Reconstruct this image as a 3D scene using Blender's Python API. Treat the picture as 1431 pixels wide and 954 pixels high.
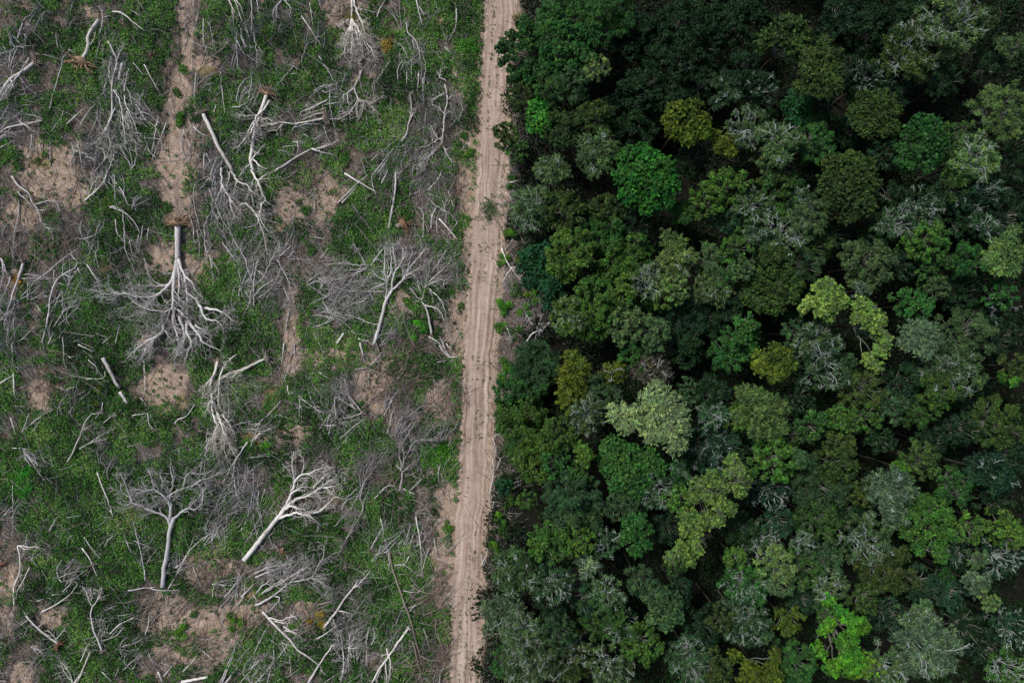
import bpy, math, random
import numpy as np
from mathutils import Vector

# ------------------------------------------------------------------ clear, camera, sky, sun, exposure
for o in list(bpy.data.objects): bpy.data.objects.remove(o, do_unlink=True)
scene = bpy.context.scene
COL = scene.collection
H = 96.0                      # height of the camera above the ground, metres
M = 0.1                       # metres per photo pixel on the ground
cam_d = bpy.data.cameras.new('camera'); cam = bpy.data.objects.new('camera', cam_d); COL.objects.link(cam)
cam.location = (0, 0, H); cam.rotation_euler = (0, 0, 0)
cam_d.sensor_fit = 'HORIZONTAL'; cam_d.angle = 2 * math.atan(71.55 / H)
cam_d.clip_start = 1; cam_d.clip_end = 2000
scene.camera = cam

SUN_EL, SUN_AZ = math.radians(54), math.radians(-52)      # high, from the upper left, behind thin cloud
world = bpy.data.worlds.new('World'); scene.world = world; world.use_nodes = True
nt = world.node_tree; nt.nodes.clear()
sky = nt.nodes.new('ShaderNodeTexSky'); sky.sky_type = 'NISHITA'; sky.sun_disc = False
sky.sun_elevation = SUN_EL; sky.sun_rotation = SUN_AZ
sky.air_density = 0.8; sky.dust_density = 3.0; sky.ozone_density = 1.0
bg = nt.nodes.new('ShaderNodeBackground'); bg.inputs['Strength'].default_value = 0.05
wo = nt.nodes.new('ShaderNodeOutputWorld')
nt.links.new(sky.outputs[0], bg.inputs[0]); nt.links.new(bg.outputs[0], wo.inputs[0])
sun_d = bpy.data.lights.new('sun', 'SUN'); sun = bpy.data.objects.new('sun', sun_d); COL.objects.link(sun)
sun_d.energy = 1.5; sun_d.angle = math.radians(11); sun_d.color = (1, .98, .945)
sd = Vector((math.sin(SUN_AZ) * math.cos(SUN_EL), math.cos(SUN_AZ) * math.cos(SUN_EL), math.sin(SUN_EL)))
sun.rotation_euler = sd.to_track_quat('Z', 'Y').to_euler(); sun.location = sd * 150
scene.view_settings.view_transform = 'Standard'; scene.view_settings.look = 'None'
scene.view_settings.gamma = 1; scene.view_settings.exposure = 1.10
scene.render.resolution_x, scene.render.resolution_y = 1024, 682
scene.cycles.max_bounces = 5; scene.cycles.diffuse_bounces = 3

# ------------------------------------------------------------------ helpers
rng = np.random.default_rng(11)
def hsh(i):
    i = (np.asarray(i, dtype=np.int64) * 374761393) & 0x7fffffff
    i = ((i ^ (i >> 13)) * 1274126177) & 0x7fffffff
    return (i ^ (i >> 16)) % 65536 / 65535.0
def vnoise(x, y, s, seed=0):
    x = np.asarray(x, float) / s; y = np.asarray(y, float) / s
    ix = np.floor(x).astype(np.int64); iy = np.floor(y).astype(np.int64); fx = x - ix; fy = y - iy
    fx = fx * fx * (3 - 2 * fx); fy = fy * fy * (3 - 2 * fy)
    g = lambda a, b: hsh(a * 7919 + b * 104729 + seed * 15485863)
    return (g(ix, iy) * (1 - fx) + g(ix + 1, iy) * fx) * (1 - fy) + (g(ix, iy + 1) * (1 - fx) + g(ix + 1, iy + 1) * fx) * fy
def gz(x, y):                                             # ground height
    return 0.22 * (vnoise(x, y, 7, 1) - .5) + 0.14 * (vnoise(x, y, 2.3, 2) - .5)
def gxy(px, py): return (np.asarray(px, float) - 715.5) * M, (477 - np.asarray(py, float)) * M
def at(px, py, z=0.0):                                    # photo pixel -> world point at height z
    k = (H - z) / H
    return np.array([(px - 715.5) * M * k, (477 - py) * M * k, z])
def topx(x, y): return x / M + 715.5, 477 - y / M

class MB:                                                 # quad mesh collector
    def __init__(s): s.v = []; s.q = []; s.t = []; s.n = 0
    def add(s, V, Q, tint=0.5):
        V = np.asarray(V, float).reshape(-1, 3); Q = np.asarray(Q, int).reshape(-1, 4)
        s.v.append(V); s.q.append(Q + s.n); s.n += len(V)
        s.t.append(np.broadcast_to(np.asarray(tint, float), (len(Q),)).copy())
    def mesh(s, name, mat, smooth=False):
        V = np.concatenate(s.v); Q = np.concatenate(s.q); T = np.concatenate(s.t)
        me = bpy.data.meshes.new(name)
        me.vertices.add(len(V)); me.vertices.foreach_set('co', V.astype(np.float32).ravel())
        me.loops.add(Q.size); me.loops.foreach_set('vertex_index', Q.astype(np.int32).ravel())
        me.polygons.add(len(Q)); me.polygons.foreach_set('loop_start', np.arange(0, Q.size, 4, dtype=np.int32))
        me.polygons.foreach_set('loop_total', np.full(len(Q), 4, dtype=np.int32))
        me.polygons.foreach_set('use_smooth', np.full(len(Q), smooth))
        a = me.attributes.new('tint', 'FLOAT', 'FACE'); a.data.foreach_set('value', T.astype(np.float32))
        me.materials.append(mat); me.update(calc_edges=True); me.validate()
        return me
    def build(s, name, mat, parent=None, loc=(0, 0, 0), smooth=False, color=None):
        return link(name, s.mesh(name, mat, smooth), parent, loc, color)
def link(name, me, parent=None, loc=(0, 0, 0), color=None):
    o = bpy.data.objects.new(name, me); COL.objects.link(o); o.location = loc
    if parent: o.parent = parent
    if color is not None: o.color = (*color, 1)
    return o
def tag(o, label, cat, group=None):
    o['label'] = label; o['category'] = cat
    if group: o['group'] = group
    return o
def nrm(a): return a / np.maximum(np.linalg.norm(a, axis=-1, keepdims=True), 1e-9)

def seg_tubes(mb, P0, P1, R0, R1, n=3, tint=0.5):        # many straight tapered sticks at once
    P0 = np.asarray(P0, float).reshape(-1, 3); P1 = np.asarray(P1, float).reshape(-1, 3); N = len(P0)
    if N == 0: return
    d = nrm(P1 - P0); ref = np.where(np.abs(d[:, 2:3]) > .9, [[1., 0, 0]], [[0, 0, 1.]])
    u = nrm(np.cross(d, ref)); w = np.cross(d, u)
    a = np.arange(n) * 2 * math.pi / n + .5
    ring = u[:, None] * np.cos(a)[None, :, None] + w[:, None] * np.sin(a)[None, :, None]
    V = np.concatenate([P0[:, None] + ring * np.reshape(R0, (-1, 1, 1)), P1[:, None] + ring * np.reshape(R1, (-1, 1, 1))], 1)
    i = np.arange(n); f = np.stack([i, (i + 1) % n, n + (i + 1) % n, n + i], 1)
    Q = (np.arange(N) * 2 * n)[:, None, None] + f[None]
    t = np.repeat(np.broadcast_to(np.asarray(tint, float), (N,)), n)
    mb.add(V, Q, t)
def tube(mb, P, R, n=8, tint=0.5):                        # one smooth polyline tube with end caps
    P = np.asarray(P, float); R = np.broadcast_to(np.asarray(R, float), (len(P),))
    T = nrm(np.gradient(P, axis=0)); V = []
    u = np.cross(T[0], [0, 0, 1.0]); u = u / max(np.linalg.norm(u), 1e-6) if np.linalg.norm(u) > .05 else np.array([1., 0, 0])
    a = np.arange(n) * 2 * math.pi / n
    for p, t, r in zip(P, T, R):
        u = u - t * np.dot(u, t); u /= max(np.linalg.norm(u), 1e-9); w = np.cross(t, u)
        V.append(p + r * (u[None] * np.cos(a)[:, None] + w[None] * np.sin(a)[:, None]))
    i = np.arange(n); Q = []
    for k in range(len(P) - 1):
        Q.append(np.stack([k * n + i, k * n + (i + 1) % n, (k + 1) * n + (i + 1) % n, (k + 1) * n + i], 1))
    caps = [[0, 1, 2, 3], [0, 3, 4, 7], [4, 5, 6, 7]] if n == 8 else [[0, 1, 2, 3], [0, 3, 4, 5]]
    e = (len(P) - 1) * n
    Q.append(np.array(caps)[:, ::-1]); Q.append(np.array(caps) + e)
    mb.add(np.concatenate(V), np.concatenate(Q), tint)
def smooth_line(P, step=0.5, wob=0.0, r=None):            # Catmull-Rom resample, with a natural wobble
    P = np.asarray(P, float)
    if len(P) < 2: return P
    E = np.concatenate([[2 * P[0] - P[1]], P, [2 * P[-1] - P[-2]]]); out = []
    for k in range(1, len(E) - 2):
        L = np.linalg.norm(E[k + 1] - E[k]); n = max(1, int(L / step))
        for t in np.arange(n) / n:
            a, b, c, d = E[k - 1:k + 3]
            out.append(.5 * ((2 * b) + (c - a) * t + (2 * a - 5 * b + 4 * c - d) * t * t + (3 * b - a - 3 * c + d) * t ** 3))
    out.append(P[-1]); out = np.array(out)
    if wob and r is not None: out[1:-1] += r.normal(0, wob, (len(out) - 2, 3)) * [1, 1, .5]
    return out

# ------------------------------------------------------------------ materials
def mat(name):
    m = bpy.data.materials.new(name); m.use_nodes = True; t = m.node_tree
    b = t.nodes['Principled BSDF']; b.inputs['Roughness'].default_value = .85
    b.inputs['Specular IOR Level'].default_value = .15
    return m, t, b
def N(t, typ, **kw):
    n = t.nodes.new(typ)
    for k, v in kw.items(): setattr(n, k, v)
    return n
def noise(t, scale, detail=3, rough=.55, vec=None):
    n = N(t, 'ShaderNodeTexNoise'); n.inputs['Scale'].default_value = scale; n.inputs['Detail'].default_value = detail
    n.inputs['Roughness'].default_value = rough
    if vec is not None: t.links.new(vec, n.inputs['Vector'])
    return n.outputs['Fac']
def ramp(t, fac, stops):
    n = N(t, 'ShaderNodeValToRGB'); e = n.color_ramp.elements
    while len(e) < len(stops): e.new(.5)
    for k, (p, c) in enumerate(stops): e[k].position = p; e[k].color = (*c, 1) if len(c) == 3 else c
    t.links.new(fac, n.inputs[0]); return n.outputs[0]
def mix(t, fac, a, b, blend='MIX'):
    n = N(t, 'ShaderNodeMix', data_type='RGBA', blend_type=blend)
    for s, v in ((n.inputs[0], fac), (n.inputs[6], a), (n.inputs[7], b)):
        if hasattr(v, 'links'): t.links.new(v, s)
        elif isinstance(v, tuple): s.default_value = (*v, 1)
        else: s.default_value = v
    return n.outputs[2]
def math_(t, op, a, b=0.0, clamp=False):
    n = N(t, 'ShaderNodeMath', operation=op, use_clamp=clamp)
    for s, v in ((n.inputs[0], a), (n.inputs[1], b)):
        if hasattr(v, 'links'): t.links.new(v, s)
        else: s.default_value = v
    return n.outputs[0]
def attr(t, name): 
    n = N(t, 'ShaderNodeAttribute'); n.attribute_name = name; return n.outputs['Fac']
def stretch(t, sx, sy, sz, src='Object'):
    tc = N(t, 'ShaderNodeTexCoord'); mp = N(t, 'ShaderNodeMapping'); mp.inputs['Scale'].default_value = (sx, sy, sz)
    t.links.new(tc.outputs[src], mp.inputs['Vector']); return mp.outputs[0]

def leaf_material():                                      # colour of the plant from the object, varied leaf by leaf
    m, t, b = mat('foliage')
    oi = N(t, 'ShaderNodeObjectInfo'); tn = attr(t, 'tint')
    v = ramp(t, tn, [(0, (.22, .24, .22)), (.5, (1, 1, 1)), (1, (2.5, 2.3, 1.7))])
    c = mix(t, 1.0, oi.outputs['Color'], v, 'MULTIPLY')
    hs = N(t, 'ShaderNodeHueSaturation'); t.links.new(c, hs.inputs['Color'])
    nz = noise(t, .55, 3, .6, stretch(t, 1, 1, 1)); hv = math_(t, 'ADD', math_(t, 'MULTIPLY', oi.outputs['Random'], .03), math_(t, 'MULTIPLY', nz, .11))
    t.links.new(math_(t, 'ADD', hv, .430), hs.inputs['Hue'])
    t.links.new(ramp(t, noise(t, 1.1, 3, .6, stretch(t, 1, 1, 1)), [(.3, (.62, .62, .62)), (.5, (1, 1, 1)), (.7, (1.28, 1.28, 1.28))]), hs.inputs['Value'])
    hs.inputs['Saturation'].default_value = 1.14
    t.links.new(hs.outputs[0], b.inputs['Base Color'])
    b.inputs['Roughness'].default_value = .6; b.inputs['Specular IOR Level'].default_value = .25
    tr = N(t, 'ShaderNodeBsdfTranslucent'); t.links.new(hs.outputs[0], tr.inputs['Color'])
    ms = N(t, 'ShaderNodeMixShader'); ms.inputs[0].default_value = .22
    t.links.new(b.outputs[0], ms.inputs[1]); t.links.new(tr.outputs[0], ms.inputs[2])
    t.links.new(ms.outputs[0], t.nodes['Material Output'].inputs['Surface'])
    return m
def wood_material():
    m, t, b = mat('dead_wood')
    oi = N(t, 'ShaderNodeObjectInfo'); tn = attr(t, 'tint')
    v = ramp(t, tn, [(0, (.45, .42, .38)), (.5, (1, 1, 1)), (1, (1.3, 1.3, 1.3))])
    c = mix(t, 1.0, oi.outputs['Color'], v, 'MULTIPLY')
    n1 = noise(t, 1.3, 4, .6); n2 = noise(t, 9, 3, .6)
    c = mix(t, 1.0, c, ramp(t, n1, [(.3, (.50, .46, .42)), (.48, (.95, .94, .93)), (.7, (1.12, 1.12, 1.13))]), 'MULTIPLY')
    c = mix(t, 1.0, c, ramp(t, n2, [(.3, (.7, .7, .7)), (.6, (1.05, 1.05, 1.05))]), 'MULTIPLY')
    t.links.new(c, b.inputs['Base Color'])
    return m
LEAF = leaf_material(); WOOD = wood_material()
def cover_material():
    m, t, b = mat('ground_plants')
    tn = attr(t, 'tint')
    c = ramp(t, tn, [(0, (.008, .026, .006)), (.3, (.024, .088, .014)), (.55, (.056, .184, .026)), (.8, (.108, .270, .044)), (1, (.23, .34, .09))])
    t.links.new(c, b.inputs['Base Color']); b.inputs['Roughness'].default_value = .6
    tr = N(t, 'ShaderNodeBsdfTranslucent'); t.links.new(c, tr.inputs['Color'])
    ms = N(t, 'ShaderNodeMixShader'); ms.inputs[0].default_value = .2
    t.links.new(b.outputs[0], ms.inputs[1]); t.links.new(tr.outputs[0], ms.inputs[2])
    t.links.new(ms.outputs[0], t.nodes['Material Output'].inputs['Surface'])
    return m
COVER = cover_material()
def litter_material():
    m, t, b = mat('twig_litter')
    c = ramp(t, attr(t, 'tint'), [(0, (.05, .036, .028)), (.4, (.13, .103, .085)), (.7, (.26, .235, .225)), (1, (.60, .58, .56))])
    t.links.new(c, b.inputs['Base Color']); return m
LITTER = litter_material()
def ground_material():
    m, t, b = mat('clearing_soil')
    g = stretch(t, 1, 1, 1)
    soil = ramp(t, noise(t, .9, 6, .65, g), [(.25, (.19, .136, .098)), (.5, (.325, .243, .182)), (.75, (.46, .37, .295))])
    lit = ramp(t, noise(t, 3.2, 6, .75, g), [(.28, (.028, .023, .016)), (.5, (.105, .084, .068)), (.74, (.26, .222, .196))])
    fine = ramp(t, noise(t, 7, 4, .7, stretch(t, 1, .35, 1)), [(.3, (.50, .48, .46)), (.5, (1, 1, 1)), (.72, (1.3, 1.3, 1.3))])
    sa = math_(t, 'ADD', attr(t, 'soil'), math_(t, 'MULTIPLY', math_(t, 'SUBTRACT', noise(t, .55, 6, .68, g), .5), 2.6))
    c = mix(t, ramp(t, sa, [(.3, (0, 0, 0)), (.7, (1, 1, 1))]), lit, soil)
    da = math_(t, 'ADD', attr(t, 'dry'), math_(t, 'MULTIPLY', math_(t, 'SUBTRACT', noise(t, .8, 4, .6, g), .5), .9))
    c = mix(t, ramp(t, da, [(.45, (0, 0, 0)), (.9, (.75, .75, .75))]), c, (.21, .165, .06))
    c = mix(t, 1.0, c, fine, 'MULTIPLY')
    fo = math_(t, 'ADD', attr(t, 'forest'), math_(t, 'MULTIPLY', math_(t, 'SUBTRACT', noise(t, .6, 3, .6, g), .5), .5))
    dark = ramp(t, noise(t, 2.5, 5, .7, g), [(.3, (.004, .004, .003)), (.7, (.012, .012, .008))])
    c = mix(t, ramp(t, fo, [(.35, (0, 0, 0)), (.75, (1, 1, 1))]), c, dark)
    t.links.new(c, b.inputs['Base Color'])
    bp = N(t, 'ShaderNodeBump'); bp.inputs['Strength'].default_value = .5; bp.inputs['Distance'].default_value = .12
    t.links.new(noise(t, 5, 5, .7, g), bp.inputs['Height']); t.links.new(bp.outputs[0], b.inputs['Normal'])
    return m
def road_material():
    m, t, b = mat('track_dirt')
    u = attr(t, 'across'); v = attr(t, 'along')
    cx = N(t, 'ShaderNodeCombineXYZ'); wob = math_(t, 'MULTIPLY', noise(t, .12, 2, .5, stretch(t, 1, 1, 1)), 1.1); t.links.new(math_(t, 'ADD', math_(t, 'MULTIPLY', u, 5.2), wob), cx.inputs[0]); t.links.new(math_(t, 'MULTIPLY', v, .035), cx.inputs[1])
    streak = noise(t, 1.7, 5, .62, cx.outputs[0])
    c2 = N(t, 'ShaderNodeCombineXYZ'); t.links.new(math_(t, 'MULTIPLY', u, 5.0), c2.inputs[0]); t.links.new(math_(t, 'MULTIPLY', v, .9), c2.inputs[1])
    patch = noise(t, .35, 5, .65, c2.outputs[0])
    c3 = N(t, 'ShaderNodeCombineXYZ'); t.links.new(math_(t, 'MULTIPLY', u, 3.0), c3.inputs[0]); t.links.new(math_(t, 'MULTIPLY', v, 4.0), c3.inputs[1])
    tread = noise(t, 1.0, 2, .5, c3.outputs[0])
    c = ramp(t, streak, [(.28, (.150, .107, .082)), (.40, (.29, .216, .172)), (.52, (.375, .29, .236)), (.70, (.52, .425, .355))])
    c = mix(t, 1.0, c, ramp(t, patch, [(.25, (.66, .63, .60)), (.5, (1, 1, 1)), (.75, (1.15, 1.15, 1.15))]), 'MULTIPLY')
    c = mix(t, 1.0, c, ramp(t, tread, [(.3, (.88, .87, .86)), (.6, (1.03, 1.03, 1.03))]), 'MULTIPLY')
    c = mix(t, 1.0, c, ramp(t, noise(t, 4, 4, .7, stretch(t, 1, 1, 1)), [(.3, (.85, .84, .83)), (.6, (1.05, 1.05, 1.05))]), 'MULTIPLY')
    t.links.new(c, b.inputs['Base Color'])
    return m

# ------------------------------------------------------------------ the ground
ROAD_Y = np.array([-400, 0, 50, 151, 302, 403, 480, 629, 728, 828, 954, 1350])
ROAD_L = np.array([694, 677, 674, 669, 661, 654, 648, 642, 637, 631, 628, 612])
ROAD_R = np.array([738, 719, 717, 710, 701, 695, 688, 682, 676, 670, 668, 652])
EDGE_Y = np.array([-400, 0, 60, 120, 200, 260, 300, 360, 420, 480, 540, 620, 700, 780, 850, 954, 1350])
EDGE_X = np.array([760, 738, 735, 722, 724, 722, 722, 728, 750, 742, 728, 712, 706, 692, 682, 676, 660])  # where the forest floor starts
GRID = """3746681566333488 3586792665534585 2556684656555796 4666663566664696 3446651667656565 6135530677656564
4115430567357854 3216541467258745 3226632476247645 3247544685265324 5378533684275533 5479743674366374
6488534654353254 6389613765462234 6489734666464446 6589854675555678 8789754654444587 6689854754457875
4799855555669974 4789854335658965 5599853334458964 5589753334368964 4489734456656844 4377523567655545""".split()
GRID = np.array([[int(c) for c in r] for r in GRID], float)
SOIL = [(250,235,24,62),(248,130,16,28),(265,20,14,32),(262,75,8,30),(285,88,24,8),(228,540,30,32),(60,235,42,34),(95,265,36,24),(430,275,42,36),
 (255,372,48,26),(540,535,44,34),(612,560,24,26),(640,450,14,50),(408,470,10,62),(450,500,55,13),(275,880,60,46),(40,665,12,14),(10,835,14,40),
 (436,850,20,24),(625,705,14,40),(410,605,28,14),(558,140,7,13),(515,112,20,26),(30,945,14,20),(480,20,22,32),(60,555,18,24),(290,790,34,22),
 (650,240,10,60),(185,720,16,18),(235,850,30,24),(560,425,18,18),(30,300,24,22),(630,620,10,20),(640,120,9,40),(655,330,8,60),(120,20,14,10),(395,300,14,20),
 (200,480,10,12),(340,860,26,20),(570,590,30,16),(75,860,18,16),(615,800,14,40),(20,400,9,26),(165,600,10,10)]
DRY = [(60,225,20,14),(30,390,8,12),(380,560,14,24),(360,610,26,18),(440,870,18,22),(395,690,10,12),(330,870,18,14),(540,60,12,24),(145,370,10,12),(100,75,6,6),
 (290,100,18,10),(425,60,26,12),(345,830,20,14),(255,560,10,14),(470,690,14,18),(150,290,14,14)]
def ell(px, py, L):
    r = np.zeros(np.shape(px))
    for (cx, cy, rx, ry) in L:
        d = np.sqrt(((px - cx) / rx) ** 2 + ((py - cy) / ry) ** 2); r = np.maximum(r, np.clip(1.5 - d, 0, 1))
    return r
def green(px, py):                                       # how much of the clearing is under plants, 0..1
    gx = np.clip(px / 40 - .5, 0, 14.999); gy = np.clip(py / 40 - .5, 0, 22.999)
    ix = gx.astype(int); iy = gy.astype(int); fx = gx - ix; fy = gy - iy
    g = (GRID[iy, ix] * (1 - fx) + GRID[iy, ix + 1] * fx) * (1 - fy) + (GRID[iy + 1, ix] * (1 - fx) + GRID[iy + 1, ix + 1] * fx) * fy
    return np.clip(g / 9 - .42 * ell(px, py, SOIL), 0, 1)
def axis(lo, hi, step, far):
    a = np.arange(lo, hi + 1e-6, step); f = np.array([6, 14, 30, 60, 110, 200.]); f = f[f <= far]
    return np.concatenate([lo - f[::-1], a, hi + f])
def build_ground():
    X = axis(-84, 84, .5, 200); Y = axis(-58, 58, .5, 200)
    gx, gy = np.meshgrid(X, Y); px, py = topx(gx, gy)
    xl = np.interp(py, ROAD_Y, ROAD_L); xr = np.interp(py, ROAD_Y, ROAD_R)
    under = np.clip(np.minimum(px - xl, xr - px) / 6 + .6, 0, 1)
    z = gz(gx, gy) * (1 - .9 * under) - .05 * under
    V = np.stack([gx, gy, z], -1).reshape(-1, 3)
    ny, nx = gx.shape; i = np.arange(ny * nx).reshape(ny, nx)
    Q = np.stack([i[:-1, :-1], i[:-1, 1:], i[1:, 1:], i[1:, :-1]], -1).reshape(-1, 4)
    mb = MB(); mb.add(V, Q); me = mb.mesh('ground', ground_material(), True)
    verge = np.clip(1.25 - np.maximum(xl - px, px - xr) / 10, 0, 1)
    soil = np.maximum(ell(px, py, SOIL), .9 * verge) + .15
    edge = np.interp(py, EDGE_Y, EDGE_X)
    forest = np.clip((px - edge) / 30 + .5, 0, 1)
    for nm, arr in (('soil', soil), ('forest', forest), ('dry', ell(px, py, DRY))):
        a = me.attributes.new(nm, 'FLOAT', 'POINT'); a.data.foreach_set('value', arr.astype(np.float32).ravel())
    o = link('ground', me); o['kind'] = 'structure'
def build_road():
    ys = np.arange(-400, 1351, 5.0); nu = 24; V = []; U = []; W = []
    xl = np.interp(ys, ROAD_Y, ROAD_L) + 5.0 * (vnoise(ys, ys * 0, 22, 5) - .5) + 2 * (vnoise(ys, ys * 0, 7, 6) - .5)
    xr = np.interp(ys, ROAD_Y, ROAD_R) + 5.0 * (vnoise(ys, ys * 0, 25, 7) - .5) + 2 * (vnoise(ys, ys * 0, 7, 8) - .5)
    rut = [(.18, .05), (.34, .05), (.66, .05), (.84, .05)]
    for k, y in enumerate(ys):
        for j in range(nu + 1):
            u = j / nu; x = xl[k] + (xr[k] - xl[k]) * u; wx, wy = gxy(x, y)
            z = .06 * min(1, 8 * min(u, 1 - u)) + .004 - sum(.05 * math.exp(-((u - a) / s) ** 2) for a, s in rut) * min(1, 6 * min(u, 1 - u))
            if j in (0, nu): z = -.12
            V.append((wx, wy, z)); U.append(u); W.append(y * M)
    i = np.arange(len(V)).reshape(len(ys), nu + 1)
    Q = np.stack([i[:-1, :-1], i[1:, :-1], i[1:, 1:], i[:-1, 1:]], -1).reshape(-1, 4)
    mb = MB(); mb.add(V, Q); me = mb.mesh('dirt_road', road_material(), True)
    for nm, arr in (('across', U), ('along', W)):
        a = me.attributes.new(nm, 'FLOAT', 'POINT'); a.data.foreach_set('value', np.array(arr, np.float32))
    o = link('dirt_road', me); o['kind'] = 'structure'
build_ground(); build_road()

# ------------------------------------------------------------------ leaves
def leaves(mb, C, Nn, Lh, Wd, tint, r, axis_dir=None):   # rhombic leaf faces at C with normals Nn
    n = len(C); Nn = nrm(Nn)
    a = axis_dir if axis_dir is not None else r.normal(0, 1, (n, 3))
    a = nrm(a - Nn * np.sum(a * Nn, -1, keepdims=True)); b = np.cross(Nn, a)
    L = np.reshape(Lh, (-1, 1)); W = np.reshape(Wd, (-1, 1))
    V = np.stack([C - a * L, C + b * W - a * L * .1, C + a * L, C - b * W - a * L * .1], 1)
    mb.add(V, np.arange(4 * n).reshape(n, 4), tint)
def sphere_pts(r, n): return nrm(r.normal(0, 1, (n, 3)))

def crown_mesh(seed, style, R, lobes=None, leaf=.2):
    """crown of radius R (metres), centred on its middle; lobes = [(x,y,z,r)] or None"""
    r = np.random.default_rng(seed); mb = MB()
    if lobes is None:
        n = int(np.clip(9 + R * R, 11, 28) if style == 'd' else np.clip(20 + 2.0 * R * R, 26, 56)); lobes = []; tries = 0
        ex, ey = r.uniform(.85, 1.1), r.uniform(.85, 1.1)
        while len(lobes) < n and tries < 900:
            tries += 1
            d = math.sqrt(r.uniform(0, 1)) * (.8 if style == 'd' else 1.0); a = r.uniform(0, 6.283)
            x, y = d * math.cos(a) * R * ex, d * math.sin(a) * R * ey
            lr = R * (r.uniform(.22, .34) if style == 'd' else r.uniform(.11, .24)) * (1.15 if style == 'd' else 1) * (1.35 if n < 7 else 1)
            if any((x - p[0]) ** 2 + (y - p[1]) ** 2 < (.72 * (lr + p[3]) * .8) ** 2 for p in lobes): continue
            z = R * .55 * math.sqrt(max(0, 1 - d * d)) + r.normal(0, .27 if style != 'd' else .08) * R - .3 * R
            lobes.append((x, y, z, lr))
    for (x, y, z, lr) in lobes:
        c = np.array([x, y, z]); lt = r.normal(0, .07)
        dens = {'d': 1.25, 'b': 1.15, 'a': .85, 's': .8}[style]
        area = 4 * math.pi * lr * lr
        nc = max(6, int(area * 1.5 * dens / .34))
        D = sphere_pts(r, nc); D[:, 2] = np.where(D[:, 2] < -.25, -D[:, 2], D[:, 2])
        D[:, 2] *= .8
        rad = lr * r.uniform(.45, 1.15, nc) if style in 'ab' else lr * r.uniform(.6, 1.08, nc)
        if style == 's': rad = lr * r.uniform(.5, 1.15, nc)
        CC = c + D * rad[:, None]; ct = lt + r.normal(0, .15, nc)
        k = {'d': 9, 'b': 10, 'a': 9, 's': 8}[style]
        cr = {'d': .19, 'b': .24, 'a': .32, 's': .34}[style]
        off = r.normal(0, 1, (nc, k, 3)); off = nrm(off) * r.uniform(.1, 1, (nc, k, 1)) * cr * np.array([1, 1, .6])
        P = (CC[:, None] + off).reshape(-1, 3); out = np.repeat(D, k, 0)
        n = len(P); Nn = out * .5 + np.array([0, 0, .55]) + r.normal(0, .55, (n, 3))
        ti = np.clip(.47 + np.repeat(ct, k) + r.normal(0, .17, n), 0.02, 1)
        s = leaf * r.uniform(.7, 1.35, n)
        if style in 'as':
            leaves(mb, P, Nn, s * 1.35, s * .30, ti, r, out + off.reshape(-1, 3) * 1.5 + r.normal(0, .35, (n, 3)))
        else:
            leaves(mb, P, Nn, s, s * .6, ti, r)
        # the inside of the lobe, its shade put into a darker leaf tint
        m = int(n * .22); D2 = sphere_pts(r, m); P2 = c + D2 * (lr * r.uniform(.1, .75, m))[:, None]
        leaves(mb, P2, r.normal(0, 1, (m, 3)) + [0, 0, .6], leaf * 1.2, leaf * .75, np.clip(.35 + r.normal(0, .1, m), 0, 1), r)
    return mb.mesh('crown', LEAF), lobes

def grow(P, R, depth, r, segs, dens=1.0, spread=45, zmin=None, up=0.15, minlen=.35):
    """side shoots along a polyline; fills segs with (p0,p1,r0,r1)"""
    L = np.linalg.norm(np.diff(P, axis=0), axis=1); tot = L.sum(); cum = np.concatenate([[0], np.cumsum(L)])
    n = int(dens * (3.0 + tot * 1.7)); side = r.choice([-1, 1])
    for j in range(n):
        t = r.uniform(.22, 1.0); s = t * tot; k = min(np.searchsorted(cum, s) - 1, len(P) - 2); k = max(k, 0)
        f = (s - cum[k]) / max(L[k], 1e-6); p = P[k] + (P[k + 1] - P[k]) * f; rad = (R[k] + (R[k + 1] - R[k]) * f) * .62
        d = (P[k + 1] - P[k]) / max(L[k], 1e-6); side = -side
        a = side * math.radians(r.uniform(.35, 1) * spread); ca, sa = math.cos(a), math.sin(a)
        d = np.array([d[0] * ca - d[1] * sa, d[0] * sa + d[1] * ca, d[2] * .4 + r.normal(up, .3)]); d /= np.linalg.norm(d)
        ln = min(max(minlen, tot * r.uniform(.22, .5) * (1.15 - .6 * t)), 4.5)
        m = 4; Q = [p]; bend = r.normal(0, .16)
        for q in range(m):
            ca, sa = math.cos(bend), math.sin(bend)
            d = np.array([d[0] * ca - d[1] * sa, d[0] * sa + d[1] * ca, d[2] - .03]) + r.normal(0, .14, 3); d /= np.linalg.norm(d)
            p = p + d * ln / m
            if zmin is not None and p[2] < zmin: p[2] = zmin
            Q.append(p)
        Q = np.array(Q); rr = np.linspace(min(rad, .05 * ln ** .5 + .01), .010, m + 1)
        for q in range(m): segs.append((Q[q], Q[q + 1], rr[q], rr[q + 1]))
        if depth > 1: grow(Q, rr, depth - 1, r, segs, dens * .8, spread, zmin, up, minlen * .7)
def add_segs(mb, segs, r, base=.5, var=.1, n=3, rmin=.012, grow_r=1.0):
    if not segs: return
    A = np.array([s[0] for s in segs]); B = np.array([s[1] for s in segs])
    r0 = np.maximum(np.array([s[2] for s in segs]) * grow_r, rmin); r1 = np.maximum(np.array([s[3] for s in segs]) * grow_r, rmin)
    seg_tubes(mb, A, B, r0, r1, n, np.clip(base + r.normal(0, var, len(A)), 0, 1))

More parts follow.
